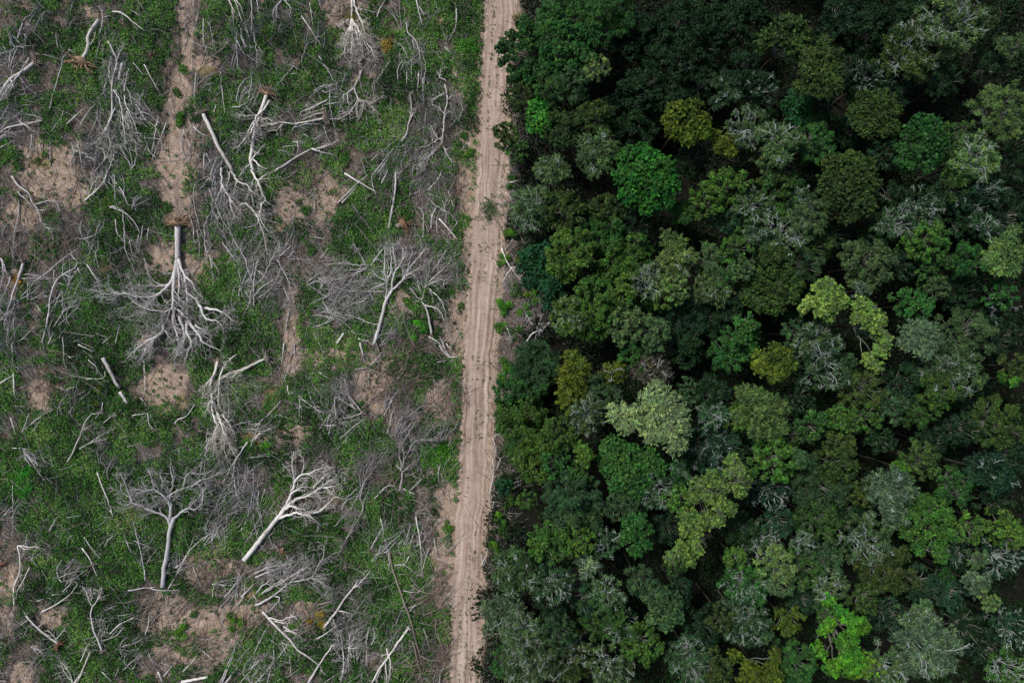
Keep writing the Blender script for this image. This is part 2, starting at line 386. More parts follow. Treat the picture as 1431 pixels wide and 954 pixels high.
def limbs_mesh(seed, R, lobes, pale):                     # limbs from the trunk's head out through the crown
    r = np.random.default_rng(seed); mb = MB(); segs = []; base = np.array([0, 0, -R * .75])
    for (x, y, z, lr) in lobes:
        if pale and r.uniform() > .62: continue
        e = np.array([x, y, z + lr * (.98 if pale else .5)]); m1 = base * .45 + e * .55 + r.normal(0, .09 * R, 3) * [1, 1, .3]; star = pale and r.uniform() < .3; m1[2] = base[2] * (.05 if star else .45) + e[2] * (.95 if star else .55)
        P = smooth_line([base, base * .75 + e * .25 + r.normal(0, .04 * R, 3), m1, e, e + nrm(e - m1) * lr * .5 * np.array([1, 1, .2])], .35, .03, r)
        rr = np.linspace((.022 if pale else .033) * R ** .8, .016, len(P)); tube(mb, P, rr, 6, .5)
        h = int(len(P) * (.35 if star else (.6 if pale else .5))); grow(P[h:], rr[h:] * (1.3 if pale else 1), 3 if pale and not star else (2 if pale else 1), r, segs, .75 if pale else .45, 68 if pale else 55, None, .12, .35)
    add_segs(mb, segs, r, .5, .2, 3, .015)
    return mb.mesh('limbs', WOOD, True)
def trunk_mesh(seed):
    r = np.random.default_rng(seed); mb = MB(); z = np.linspace(0, 1, 9)
    w = np.cumsum(r.normal(0, .35, (9, 2)), 0); w -= w[0] + (w[-1] - w[0]) * z[:, None]
    P = np.stack([w[:, 0], w[:, 1], z], 1); R = np.array([1.7, 1.15, 1.0, .95, .9, .85, .78, .7, .6]); V = []
    a = np.arange(8) * math.pi / 4
    for p, q in zip(P, R): V.append(np.stack([p[0] + q * np.cos(a), p[1] + q * np.sin(a), np.full(8, p[2])], 1))
    i = np.arange(8); Q = [np.stack([k * 8 + i, k * 8 + (i + 1) % 8, k * 8 + 8 + (i + 1) % 8, k * 8 + 8 + i], 1) for k in range(8)]
    mb.add(np.concatenate(V), np.concatenate(Q)); return mb.mesh('trunk', WOOD, True)
TRUNKS = [trunk_mesh(s) for s in range(5)]

# ------------------------------------------------------------------ words: which one is it
def direction(dx, dy):
    a = math.degrees(math.atan2(-dy, dx)) % 360
    return ['right of', 'above right of', 'above', 'above left of', 'left of', 'below left of', 'below', 'below right of'][int(((a + 22.5) % 360) // 45)]
ORD = ['', 'second', 'third', 'fourth', 'fifth', 'sixth', 'seventh', 'eighth', 'ninth', 'tenth']
def assign_labels(items, marks):
    """items: [(obj, desc, px, py)]; marks: [(phrase, px, py)] - place each item beside the landmark that makes it unique"""
    used = {}
    for o, desc, x, y in sorted(items, key=lambda i: min((i[2] - m[1]) ** 2 + (i[3] - m[2]) ** 2 for m in marks)):
        ms = sorted(marks, key=lambda m: (x - m[1]) ** 2 + (y - m[2]) ** 2)
        lab = None
        for near in ms[:2]:
            d = math.hypot(x - near[1], y - near[2]); how = 'close ' if d < 55 else ('' if d < 110 else 'well ')
            c = f"{desc} {how}{direction(x - near[1], y - near[2])} {near[0]}"
            if c not in used and len(c.split()) <= 16: lab = c; break
        if lab is None:
            near = ms[0]; c0 = f"{desc} {direction(x - near[1], y - near[2])} {near[0]}"; k = 1
            while True:
                c = f"{ORD[k] if k < 10 else 'farther'} nearest {c0}"
                if c not in used: break
                k += 1
                if k > 9: desc = 'other ' + desc; c0 = f"{desc} {direction(x - near[1], y - near[2])} {near[0]}"; k = 1
            lab = c
        used[lab] = 1; o['label'] = ' '.join(lab.split()[:16])
    return used
# ------------------------------------------------------------------ the standing forest
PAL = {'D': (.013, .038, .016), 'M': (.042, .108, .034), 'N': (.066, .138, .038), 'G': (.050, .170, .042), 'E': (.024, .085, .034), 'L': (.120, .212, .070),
       'O': (.098, .142, .032), 'o': (.046, .080, .026), 'P': (.080, .138, .062), 'B': (.042, .092, .042), 'S': (.098, .160, .098), 'Y': (.115, .190, .075),
       'T': (.020, .056, .030), 'K': (.075, .075, .058), 'X': (.088, .200, .042), 'W': (.265, .390, .205)}
CNAME = {'D': 'dark green', 'M': 'mid green', 'N': 'yellowish green', 'G': 'bright green', 'E': 'emerald green', 'L': 'lime green', 'O': 'golden olive',
         'o': 'dull olive', 'P': 'pale greyish green', 'B': 'bluish green', 'S': 'silvery', 'Y': 'pale yellow-green', 'T': 'dark teal', 'K': 'brownish grey', 'X': 'vivid lime', 'W': 'pale'}
# heroes: key, x, y, r, colour, style, height, lobes (px offsets x,y,r) or '', short name, label
HEROES = [
 ('O','d',960,165,36,15,'-14,-8,17 10,-14,16 20,4,16 -2,8,18 -16,14,12 4,24,13 -24,2,10 26,16,10','the golden olive round tree','golden olive tree with compact round crown beside a black gap'),
 ('O','d',1010,198,21,13,'-6,-10,9 6,-2,10 -4,6,9 12,10,9','the small golden olive tree','small golden olive tree tucked below right of the larger golden one'),
 ('G','d',902,246,48,15,'-20,-28,18 0,-38,14 6,-20,20 26,-14,18 34,8,18 -10,0,20 14,12,22 -18,22,18 6,34,18 28,30,16 -30,-4,14','the bright green domed tree','bright green tree with big domed crown of small glossy leaves'),
 ('W','a',911,586,60,17,'-44,-6,17 -22,-2,19 -34,10,13 0,-26,16 22,-22,20 8,-4,20 36,-2,20 44,18,17 24,14,20 36,36,16 2,20,15 12,-44,11 46,42,10','the large pale tree','large pale frosted tree, the brightest crown in the forest'),
 ('M','d',882,650,50,12,'-24,-22,18 -2,-10,20 22,-6,18 -26,2,17 0,12,20 26,12,18 -14,28,17 10,34,16 40,4,14 -34,-10,12 6,50,9','the dense olive-green dome','broad dense olive-green dome of tiny leaves below the large pale tree'),
 ('L','b',1002,692,62,17,'28,-46,12 22,-28,11 40,-32,12 48,-16,12 -4,-20,14 -22,-12,15 10,-8,14 34,-4,13 -12,4,13 -30,6,12 6,14,13 22,22,12 -34,36,16 -18,46,17 -6,34,13 -34,54,15 -22,66,13 4,38,11 -40,84,14 -56,96,12 -30,100,12 -20,84,12','the tall lime-yellow tree','tall lime-yellow tree of many clumps with a wandering outline'),
 ('X','b',1186,892,58,16,'-18,-46,11 -8,-34,12 2,-26,12 14,-18,13 26,-12,12 -22,-16,11 -30,-6,9 8,0,14 -4,12,13 12,18,14 -36,20,9 -28,30,8 18,34,14 4,40,13 28,46,12 -10,54,14 16,60,12','the vivid lime tree','vivid lime-green tree of loose bright clumps at the bottom edge'),
 ('o','d',1192,258,50,14,'-18,-30,18 4,-36,16 22,-24,16 -26,-6,18 0,-8,20 24,-2,18 -14,16,18 12,20,20 -26,24,14 2,38,16 26,28,14','the big mottled olive tree','big mottled dull-olive tree with finely speckled round crown'),
 ('S','a',1292,472,36,14,'-12,-12,15 8,-14,14 16,4,15 -6,6,16 -18,6,12 6,20,13','the silver feathery dome','silver feathery dome of fine grey-green sprays'),
 ('L','b',1222,455,48,15,'-14,-30,13 0,-24,13 10,-8,14 -8,-8,13 -20,-12,10 14,10,13 22,20,10 18,34,13 10,48,12 4,2,12 18,60,11','the long lime crown','long narrow lime-yellow tree with pale limbs showing between its clumps'),
 ('L','b',1154,422,36,15,'-8,-22,12 8,-26,11 20,-14,12 28,-2,11 -2,-6,14 14,6,13 -20,0,11 -6,12,12 8,20,10 -26,10,9','the rounded lime crown','rounded lime-green crown with one long pale limb on its left side'),
 ('O','d',1083,508,33,14,'-16,-6,14 0,-16,13 14,-10,14 -8,6,14 10,8,14 26,4,10 -22,6,9 2,18,10','the golden crown','small golden-yellow crown with ragged edge in the middle of the forest'),
 ('S','s',1250,688,44,15,'-18,-14,15 4,-20,15 20,-12,14 -10,4,17 14,6,16 -2,20,15 -28,4,11 28,0,10 4,34,10','the silver-grey tree','silver-grey tree with fine bare twigs all over its crown'),
 ('X','d',1258,654,14,12,'-4,-2,9 6,2,8','the lime tuft','small vivid lime tuft behind the silver-grey tree'),
 ('K','s',913,517,36,11,'-14,-8,14 6,-10,14 16,6,13 -4,8,14 -22,4,10','the brown twiggy tree','half-dead brownish-grey twiggy tree just above the large pale tree'),
 ('E','b',762,376,46,9,'-22,-20,15 0,-24,16 20,-10,16 -10,0,18 14,12,16 -20,18,14 4,26,16 22,32,12 -30,-2,12 8,48,12','the emerald low tree','low emerald-green spreading tree near the forest edge'),
 ('Y','a',1070,578,44,14,'-24,-28,14 -8,-22,15 10,-16,14 22,-6,14 -2,0,16 14,10,14 -32,6,12 -10,24,13 10,28,12 26,20,11 -24,-12,12','the yellow-green billowing tree','pale yellow-green billowing tree right of the large pale tree'),
 ('P','s',835,210,36,14,'-12,-14,13 8,-18,13 20,-4,13 -4,2,14 -20,8,12 10,14,13 -6,24,12','the lichened white-limbed tree','pale lichened tree with bright white twigs, left of the bright dome'),
 ('P','s',775,236,30,13,'-14,-8,12 4,-10,12 14,4,12 -6,8,12 -22,4,9','the smaller lichened tree','smaller pale lichened tree with a bent white limb near the road'),
 ('P','s',1090,192,40,14,'-24,-6,13 -8,-12,13 10,-10,14 22,2,13 2,6,14 -12,14,12 -2,30,12 14,22,11','the white-branched tree','tree with a bright white bare crown centre ringed by green leaves'),
 ('B','s',1015,128,28,13,'-8,-14,11 6,-10,11 14,6,10 -4,6,12 -14,14,9','the frosted tree','dark bluish tree frosted with bunches of white twigs'),
 ('o','b',1104,54,50,14,'-26,-8,15 -8,-22,15 12,-24,15 24,-8,15 -10,-2,16 10,4,16 -36,4,11 22,16,13 2,-36,10','the upper olive tree','wide dull-olive tree near the top edge with fine pale twigs'),
 ('o','a',1148,88,48,15,'8,-34,10 -10,-10,15 8,-8,15 24,-14,12 -16,10,15 4,12,16 20,8,14 -8,30,14 10,34,13 24,28,12 -24,28,10','the twiggy olive tree','tall dull-olive tree crossed by crooked white twigs near the top'),
 ('O','a',806,524,36,13,'-6,-24,12 8,-14,13 -14,-6,13 2,2,14 -16,14,12 4,18,12 -10,30,12 -4,40,9','the rusty olive tree','rusty olive-gold tree with thin pale branches above the left path-side crowns'),
 ('O','s',856,521,22,12,'-8,-2,10 6,-6,10 12,4,9 -2,8,9','the sparse golden tree','sparse golden tree showing a forked white limb'),
 ('N','d',816,637,19,13,'-4,-10,10 5,-2,10 -2,8,10','the egg-shaped tree','small egg-shaped yellowish-green tree left of the dense dome'),
 ('M','b',1297,200,48,14,'-6,-34,13 12,-28,14 -22,-16,14 2,-12,16 20,-6,15 -28,6,13 -8,8,15 14,14,14 -16,26,13 6,30,13 -32,24,10','the broad mid-green tree','broad mid-green tree of many clumps beside the large black gap'),
 ('Y','a',1410,354,38,14,'-18,-2,13 -4,-16,13 12,-20,12 2,2,14 16,0,13 -24,12,11 -6,20,12 12,20,12 20,-36,10','the pale right-edge tree','pale yellow-green tree with white limbs at the right edge'),
 ('S','s',1302,908,52,14,'-30,-8,15 -12,-22,15 10,-26,15 28,-16,14 40,0,13 -20,12,15 4,-4,14 24,12,15 -34,26,14 -8,30,15 14,30,15 34,26,12','the wide silvery tree','wide silvery-green tree with white arching branches at the bottom'),
 ('S','s',708,864,44,9,'-22,-10,14 -4,-18,14 14,-8,14 -12,6,15 8,8,15 24,2,12 -24,18,12 2,24,13','the silver roadside tree','silver-blue tree leaning over the lower end of the road'),
 ('P','s',720,804,40,10,'-18,-18,14 0,-24,14 16,-12,14 -8,0,16 12,8,15 -22,8,12 -4,20,14 24,20,10','the lichen-grey roadside tree','greyish-green tree with white twig tips beside the lower road'),
 ('M','b',889,747,33,13,'-10,-16,12 6,-20,12 16,-6,12 -6,0,13 8,8,13 -16,8,11 0,22,11 16,16,10','the leafy rosette tree','mid-green tree of leafy rosettes standing between black gaps'),
 ('B','b',926,852,38,13,'-14,-18,14 4,-20,14 20,-8,13 -6,-2,15 14,8,14 -10,16,13 6,24,13 24,16,10','the blue-green dome','blue-green domed tree with a black gap around its left side'),
 ('O','b',1064,942,38,13,'-30,-18,11 -18,-8,11 26,-18,11 18,-6,11 -8,0,13 8,6,13 24,6,11 -22,10,11 0,18,13','the bottom golden tree','golden olive tree cut by the bottom edge of the photo'),
 ('S','s',822,792,23,12,'-6,-6,11 8,-2,10 -2,8,10','the grey star-twigged tree','small tree with grey bare twigs radiating like a star'),
 ('G','d',755,163,28,11,'-4,-16,12 8,-8,12 -8,-2,12 4,6,13 -10,12,10 8,18,10','the plump roadside tree','plump bluish bright-green tree close to the upper road'),
 ('S','b',1370,820,24,13,'-8,-8,12 8,-6,12 0,8,12','the grey ball-shaped tree','grey-green ball-shaped tree near the lower right'),
 ('T','s',1390,660,42,13,'-20,-12,14 0,-16,14 18,-6,14 -8,4,15 12,10,14 28,16,12 -26,4,10 4,24,11','the frosty teal tree','dark teal tree with a fan of white limbs near the right edge'),
 ('P','s',1000,405,34,12,'-14,-10,13 4,-12,13 16,2,12 -6,6,13 8,14,11 -20,6,10','the grey lacy tree','lacy grey-green tree with thin white branches'),
 ('Y','s',946,354,36,14,'-10,-22,13 6,-16,12 -4,-4,14 12,4,13 -14,8,12 2,16,13 -8,28,11 14,24,10','the pale twiggy tree','pale yellow-green twiggy tree right of the mid forest edge crowns'),
 ('G','b',1411,530,14,12,'-5,-3,9 5,2,9','the small bright tree','small bright green rounded tree at the far right'),
 ('B','d',1119,639,17,12,'-4,-5,9 5,0,9 -2,7,8','the small blue-grey ball','small blue-grey ball of a tree'),
 ('E','d',704,680,14,4.5,'-4,-3,8 5,0,8 -1,6,8','the round roadside bush','round dark emerald bushy tree on the right roadside'),
]
TREES = """800,28,46,M,a 745,62,40,M,b 850,16,32,M,a 795,70,38,M,b 835,92,16,Y,a 797,110,28,B,a 728,131,16,o,b 788,178,24,o,b 706,188,18,o,b 722,207,15,M,b 832,160,24,o,b 880,160,36,D,b
900,118,30,D,b 890,40,34,D,b 930,88,26,D,b 925,58,28,D,b 960,22,30,D,b 985,52,24,M,b 1023,25,30,M,b 990,105,25,D,a 1045,95,28,D,a 955,78,24,D,a 1068,118,20,D,s 1048,173,26,P,s 1144,194,28,M,a
1120,147,24,E,d 1080,222,18,P,a 970,222,22,D,a 1215,30,36,D,b 1287,22,32,M,b 1281,66,36,o,s 1342,26,38,P,s 1376,22,24,o,a 1424,62,22,P,a 1391,84,22,D,a 1218,105,28,B,s 1231,155,34,o,d 1190,97,22,M,a
1340,192,24,M,a 1372,216,36,Y,s 1412,150,34,Y,a 1384,146,15,D,s 746,288,32,P,s 790,290,28,o,b 798,350,32,N,b 841,322,30,M,a 876,361,32,N,b 820,380,26,D,b 868,393,28,N,b 906,391,22,P,s 931,411,20,N,b
831,421,30,N,b 798,439,28,N,s 832,455,22,N,b 876,454,25,P,b 914,465,22,P,b 848,296,26,o,b 891,316,24,D,a 1022,255,24,N,b 992,277,22,N,b 1056,284,24,P,s 1095,272,30,M,b 1090,250,20,o,b 1129,280,20,B,s
1135,307,27,P,a 955,296,18,M,d 1018,306,18,T,a 1044,314,20,M,b 1062,332,20,B,s 1098,327,27,P,s 1144,342,24,o,a 1029,346,18,N,b 995,361,23,P,a 1040,374,17,P,b 1016,381,20,M,a 1080,355,18,o,d 1083,394,40,o,d
1125,372,27,B,a 1023,425,22,D,a 946,404,17,Y,b 956,447,30,T,a 993,442,27,D,a 1095,426,24,D,b 1042,471,28,M,b 1120,466,20,B,a 1140,474,22,P,s 1302,283,26,B,s 1366,266,34,T,s 1342,251,26,M,a 1254,312,22,B,s
1227,330,25,D,a 1307,337,28,N,b 1276,294,14,B,s 1296,311,18,B,s 1352,313,22,D,b 1380,315,18,B,s 1415,298,30,D,a 1219,367,33,P,b 1264,370,19,D,a 1313,368,24,M,b 1357,362,24,M,a 1314,401,15,P,a 1345,411,25,D,b
1284,425,24,M,b 1405,410,20,M,b 1400,431,20,D,s 1207,405,12,S,s 1362,469,31,P,a 1410,470,25,D,a 749,511,30,B,a 740,541,25,M,a 711,546,20,M,b 728,586,31,N,b 798,560,20,O,b 841,550,27,B,a 823,580,24,P,s
895,492,26,M,a 780,608,23,N,b 750,643,30,N,b 781,652,20,M,b 725,630,22,M,a 735,700,12,N,b 803,700,34,B,a 811,668,15,M,b 921,685,24,B,s 1020,496,24,M,a 1159,506,34,B,s 1034,585,18,N,b 1000,551,25,D,a
998,581,20,B,s 1000,628,32,T,s 1110,611,17,M,b 1145,596,21,M,b 1176,586,18,N,b 1087,645,29,N,b 1065,634,18,D,a 1081,689,26,T,s 947,698,18,N,b 950,664,18,M,s 1149,680,36,B,a 1176,652,26,o,b 1180,620,22,o,b
1211,546,28,o,a 1190,588,17,N,b 1214,583,20,N,b 1337,523,34,P,s 1322,545,26,N,a 1270,536,25,D,b 1425,512,20,o,b 1250,571,23,B,a 1290,578,23,M,a 1400,591,30,o,b 1350,602,24,T,a 1235,615,20,D,b
1294,646,25,o,b 1342,682,26,M,a 1298,710,12,M,b 768,760,27,N,b 803,730,34,B,a 806,758,22,N,b 848,762,18,B,s 773,818,27,B,s 733,897,30,P,s 780,890,25,B,a 843,862,32,M,b 870,876,22,B,s 850,835,22,P,s
895,814,20,B,a 899,906,26,N,b 797,926,34,o,s 740,936,32,P,s 856,940,28,P,s 710,932,24,M,a 1066,757,24,B,s 1036,742,24,D,a 1124,760,14,S,s 1149,732,28,M,a 1091,792,24,Y,a 1096,815,19,P,a
1048,820,32,M,s 1029,780,16,N,a 1129,800,26,M,a 1157,784,24,B,a 1165,825,22,P,s 1013,867,18,o,b 1046,876,30,B,s 1106,872,20,O,a 968,928,32,B,s 1112,934,30,M,a 990,880,28,D,a 1000,941,24,o,b 1214,757,30,P,s
1250,720,22,S,a 1312,742,38,N,b 1362,740,20,N,b 1334,764,22,T,s 1246,795,32,o,b 1211,840,20,o,b 1386,841,14,Y,b 1300,824,25,T,a 1335,835,20,T,a 1250,866,26,T,a 1291,866,25,P,s 1416,744,25,N,b 1406,782,25,T,s
1371,784,15,P,a 1246,938,26,P,s 1356,880,26,D,a 1386,910,26,D,a 1415,940,25,M,s 1420,880,26,T,s 1215,935,16,X,b 1395,700,22,D,a 1060,15,26,D,b 1180,15,28,D,a 1150,150,20,D,a 1260,120,24,D,a 1328,110,22,D,a
770,120,22,M,a 860,200,22,D,b 940,130,24,D,a 1070,150,20,D,a 870,430,22,M,a 965,490,22,D,b 1120,560,20,D,b 1035,650,20,D,b 870,710,22,B,a 935,740,20,D,a 770,850,22,D,a 820,840,20,T,a 950,830,22,D,a
1420,230,24,D,a 1240,210,20,D,a 1170,325,20,D,b 1255,270,22,D,a 1400,360,18,M,b 1310,620,22,D,a 1420,640,24,D,a 1090,730,20,T,a 1190,720,22,D,a 1215,690,20,o,b 1160,860,16,M,a 1130,845,22,T,a 1350,780,18,D,b"""
VAR = {}
def variant(style, size, k):
    key = (style, size, k)
    if key not in VAR:
        R = {'s': 2.0, 'm': 2.9, 'l': 4.2}[size]; seed = 1000 + 37 * k + {'s': 0, 'm': 7, 'l': 13}[size] + ord(style)
        me, lobes = crown_mesh(seed, style, R, None, .16)
        lm = limbs_mesh(seed + 1, R, lobes, style == 's') if style in 'sab' else None
        VAR[key] = (me, lm, R)
    return VAR[key]
STYLEWORD = {'d': 'dense-leaved', 'b': 'clumpy', 'a': 'feathery', 's': 'white-twigged'}
KIND = {'d': 'round_crowned_tree', 'b': 'broadleaf_tree', 'a': 'feathery_tree', 's': 'pale_limbed_tree'}
tree_items = []; tree_marks = []; n_trees = 0
GROUPF = 'trees of the standing forest'
def plant_tree(px, py, rpx, col, style, h, me, lm, R, lobes_r=None, rot=0.0, limb_col=None):
    """root on the ground straight below the crown"""
    global n_trees
    c = at(px, py, h); rm = rpx * M * (H - h) / H; s = rm / R
    root = bpy.data.objects.new(KIND[style], None); COL.objects.link(root); root.location = (c[0], c[1], 0); root.empty_display_size = .5
    zc = h - .45 * rm
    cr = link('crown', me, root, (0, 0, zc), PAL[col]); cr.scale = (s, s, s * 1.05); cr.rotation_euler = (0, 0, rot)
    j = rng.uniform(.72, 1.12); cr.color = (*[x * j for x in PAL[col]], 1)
    t = link('trunk', TRUNKS[n_trees % 5], root, (0, 0, -.1), (.06, .055, .045)); tr = .05 + .035 * rm
    t.scale = (tr, tr, max(1.0, zc - .70 * rm + .1)); t.rotation_euler = (0, 0, rng.uniform(0, 6))
    if lm:
        bare = {'s': (.52, .59, .56), 'a': (.20, .22, .18), 'b': (.20, .21, .17)}[style]
        l = link('limbs', lm, root, (0, 0, zc), limb_col or bare); l.scale = cr.scale; l.rotation_euler = cr.rotation_euler
    n_trees += 1
    root['category'] = 'tree'; root['group'] = GROUPF
    return root
for (col, style, x, y, r, h, lob, short, label) in HEROES:
    k = (H - h) / H * M; L = []
    rr = np.random.default_rng(int(x * 7 + y))
    for tok in lob.split():
        a, b, c = [float(v) for v in tok.split(',')]
        d = math.hypot(a, b) / max(r, 1)
        L.append((a * k, -b * k, (.34 * math.sqrt(max(0, 1 - min(d, 1) ** 2)) - .12) * r * k + rr.normal(0, .25), c * k * (.9 if style == 'b' else 1.05)))
    me, L = crown_mesh(int(x * 13 + y), style, r * k, L, .165)
    lm = limbs_mesh(int(x + y * 3), r * k, L, style == 's' or col in 'LW') if style in 'sab' else None
    t = plant_tree(x, y, r, col, style, h, me, lm, r * k)
    t['label'] = label; tree_marks.append((short, x, y))
rr = np.random.default_rng(5); ALLT = [(h_[2], h_[3], h_[4]) for h_ in HEROES]
spec = [tuple(t.split(',')) for t in TREES.split()]
spec = [(float(a), float(b), float(c), d, e, 0) for a, b, c, d, e in spec]
ALLT += [(s_[0], s_[1], s_[2]) for s_ in spec]
tries = 0                                                 # lower trees that close the gaps between the taller crowns
while len(spec) + len(HEROES) < 296 and tries < 20000:
    tries += 1; x, y = rr.uniform(690, 1440), rr.uniform(-8, 962); r = rr.uniform(13, 21)
    if x < np.interp(y, EDGE_Y, EDGE_X) + 14: continue
    if any((x - a) ** 2 + (y - b) ** 2 < (.95 * c + .45 * r) ** 2 for a, b, c in ALLT): continue
    if ((x - 1325) / 55) ** 2 + ((y - 110) / 45) ** 2 < 1: continue
    ALLT.append((x, y, r)); spec.append((x, y, r, rr.choice(list('DDDTMB')), rr.choice(list('abba')), 1))
for i, (x, y, r, col, style, low) in enumerate(spec):
    if y < 150 and x > 860 and col in 'MB': col = 'D'  # vignette darkening of the upper right put into these crowns' colour
    size = 's' if r < 22 else ('m' if r < 30 else 'l')
    me, lm, R = variant(style, size, i % 5)
    h = {'D': 10, 'T': 10.5, 'E': 10, 'M': 12, 'o': 12, 'B': 12, 'N': 13, 'P': 13, 'S': 13, 'Y': 14, 'O': 13, 'X': 14, 'L': 14, 'G': 13}[col] + rr.uniform(-1, 1)
    if low: h = rr.uniform(6, 8.5)
    edge = x - np.interp(y, EDGE_Y, EDGE_X)
    if edge < 45: h = min(h, 5.5 + max(0, edge) * .09)
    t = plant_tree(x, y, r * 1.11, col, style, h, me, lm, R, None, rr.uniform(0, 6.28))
    sz = 'small ' if r < 20 else ('large ' if r >= 33 else '')
    tree_items.append((t, f"{sz}{CNAME[col]} {STYLEWORD[style]} tree", x, y))
assign_labels(tree_items, tree_marks)

# undergrowth below the trees and along the forest edge: nobody could count it
def build_undergrowth():
    r = np.random.default_rng(21); mb = MB()
    x = r.uniform(-6, 84, 34000); y = r.uniform(-58, 58, 34000); px, py = topx(x, y)
    e = px - np.interp(py, EDGE_Y, EDGE_X); ok = (e > -18 + 22 * (vnoise(x, y, 3, 9) - .3)) & (vnoise(x, y, 2.2, 4) > .36 - np.clip(e, 0, 60) / 400)
    x, y, e = x[ok], y[ok], e[ok]; n = len(x); k = 9
    hh = np.clip(np.where(e < 45, .5 + e / 18, 3.0 - (e - 45) / 40), .5, 3.2) * r.uniform(.25, 1, n)
    P = np.stack([x, y, hh], 1)[:, None] + r.normal(0, 1, (n, k, 3)) * [.36, .36, .25]
    P[..., 2] = np.maximum(P[..., 2], .08); P = P.reshape(-1, 3); m = len(P)
    Nn = r.normal(0, .5, (m, 3)) + [0, 0, .8]; s = r.uniform(.13, .26, m)
    leaves(mb, P, Nn, s, s * .6, np.clip(np.repeat(.5 + .5 * (vnoise(x, y, 4, 12) - .5) + r.normal(0, .08, n), k) + r.normal(0, .12, m), 0, 1), r)
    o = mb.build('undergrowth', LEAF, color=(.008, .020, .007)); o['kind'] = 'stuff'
build_undergrowth()
def build_forest_beyond():                                # the forest that goes on past the frame
    r = np.random.default_rng(31); mb = MB(); C = []
    for _ in range(6000):
        x, y = r.uniform(6, 110), r.uniform(-80, 80)
        if len(C) > 330: break
        px, py = topx(x, y)
        if px < np.interp(py, EDGE_Y, EDGE_X) + 30: continue
        if abs(y) < 49.5 and x < 74: continue
        if any((x - a) ** 2 + (y - b) ** 2 < 14 for a, b in C): continue
        C.append((x, y))
    for (x, y) in C:
        R = r.uniform(2.2, 4); h = r.uniform(9, 13); t = r.normal(.5, .12)
        D = sphere_pts(r, 170); D[:, 2] = np.abs(D[:, 2]); P = np.array([x, y, h - R]) + D * R * r.uniform(.7, 1.05, (170, 1))
        P = P[:, None] + r.normal(0, .3, (170, 4, 3)); n = 680
        leaves(mb, P.reshape(-1, 3), np.repeat(D, 4, 0) + r.normal(0, .5, (n, 3)), .3, .2, np.clip(t + r.normal(0, .13, n), 0, 1), r)
        seg_tubes(mb, [[x, y, 0]], [[x, y, h - R]], .2, .12, 5, .3)
    o = mb.build('forest', LEAF, color=(.045, .085, .032)); o['kind'] = 'stuff'
build_forest_beyond()
# ------------------------------------------------------------------ the clearing: felled and uprooted trees, branches, brush
CROP = {'A': (0, 0, 1.0), 'E': (0, 600, 2.694), 'F': (340, 600, 2.694)}
for r_, y0 in enumerate((0, 240, 480, 714)):
    for c_, x0 in enumerate((0, 210, 420)): CROP[f'{r_ + 1}{c_ + 1}'] = (x0, y0, 3.9727)
def parse(line):                                          # '22:153,300 152,490' -> photo pixels
    out = []; cur = CROP['A']
    for tok in line.split():
        if ':' in tok: k, tok = tok.split(':'); cur = CROP[k]
        a, b = tok.split(','); out.append((cur[0] + float(a) / cur[2], cur[1] + float(b) / cur[2]))
    return out
BARK = {'w': (.68, .655, .63), 'v': (.55, .535, .53), 'g': (.45, .44, .445), 'l': (.33, .31, .315), 'b': (.26, .215, .185), 'd': (.21, .185, .175), 'r': (.22, .125, .082), 't': (.34, .235, .155)}
def lift(P, z):                                           # photo pixels + heights above the ground -> world
    out = []
    for (x, y), h in zip(P, z):
        wx, wy = gxy(x, y); out.append(at(x, y, float(gz(wx, wy)) + h))
    return np.array(out)
def lying(pts, r, hi=0.0, rr=None):                       # a piece lying on the ground, its middle risen a little
    n = len(pts); t = np.linspace(0, 1, n)
    px, py = np.array(pts, float).T; return lift(pts, r + .06 + .55 * green(px, py) + hi * np.sin(t * math.pi * .8))    # lies on top of the low plants
def clamp_z(P, r): 
    for p in P: p[2] = max(p[2], float(gz(p[0], p[1])) + r * .6)
    return P
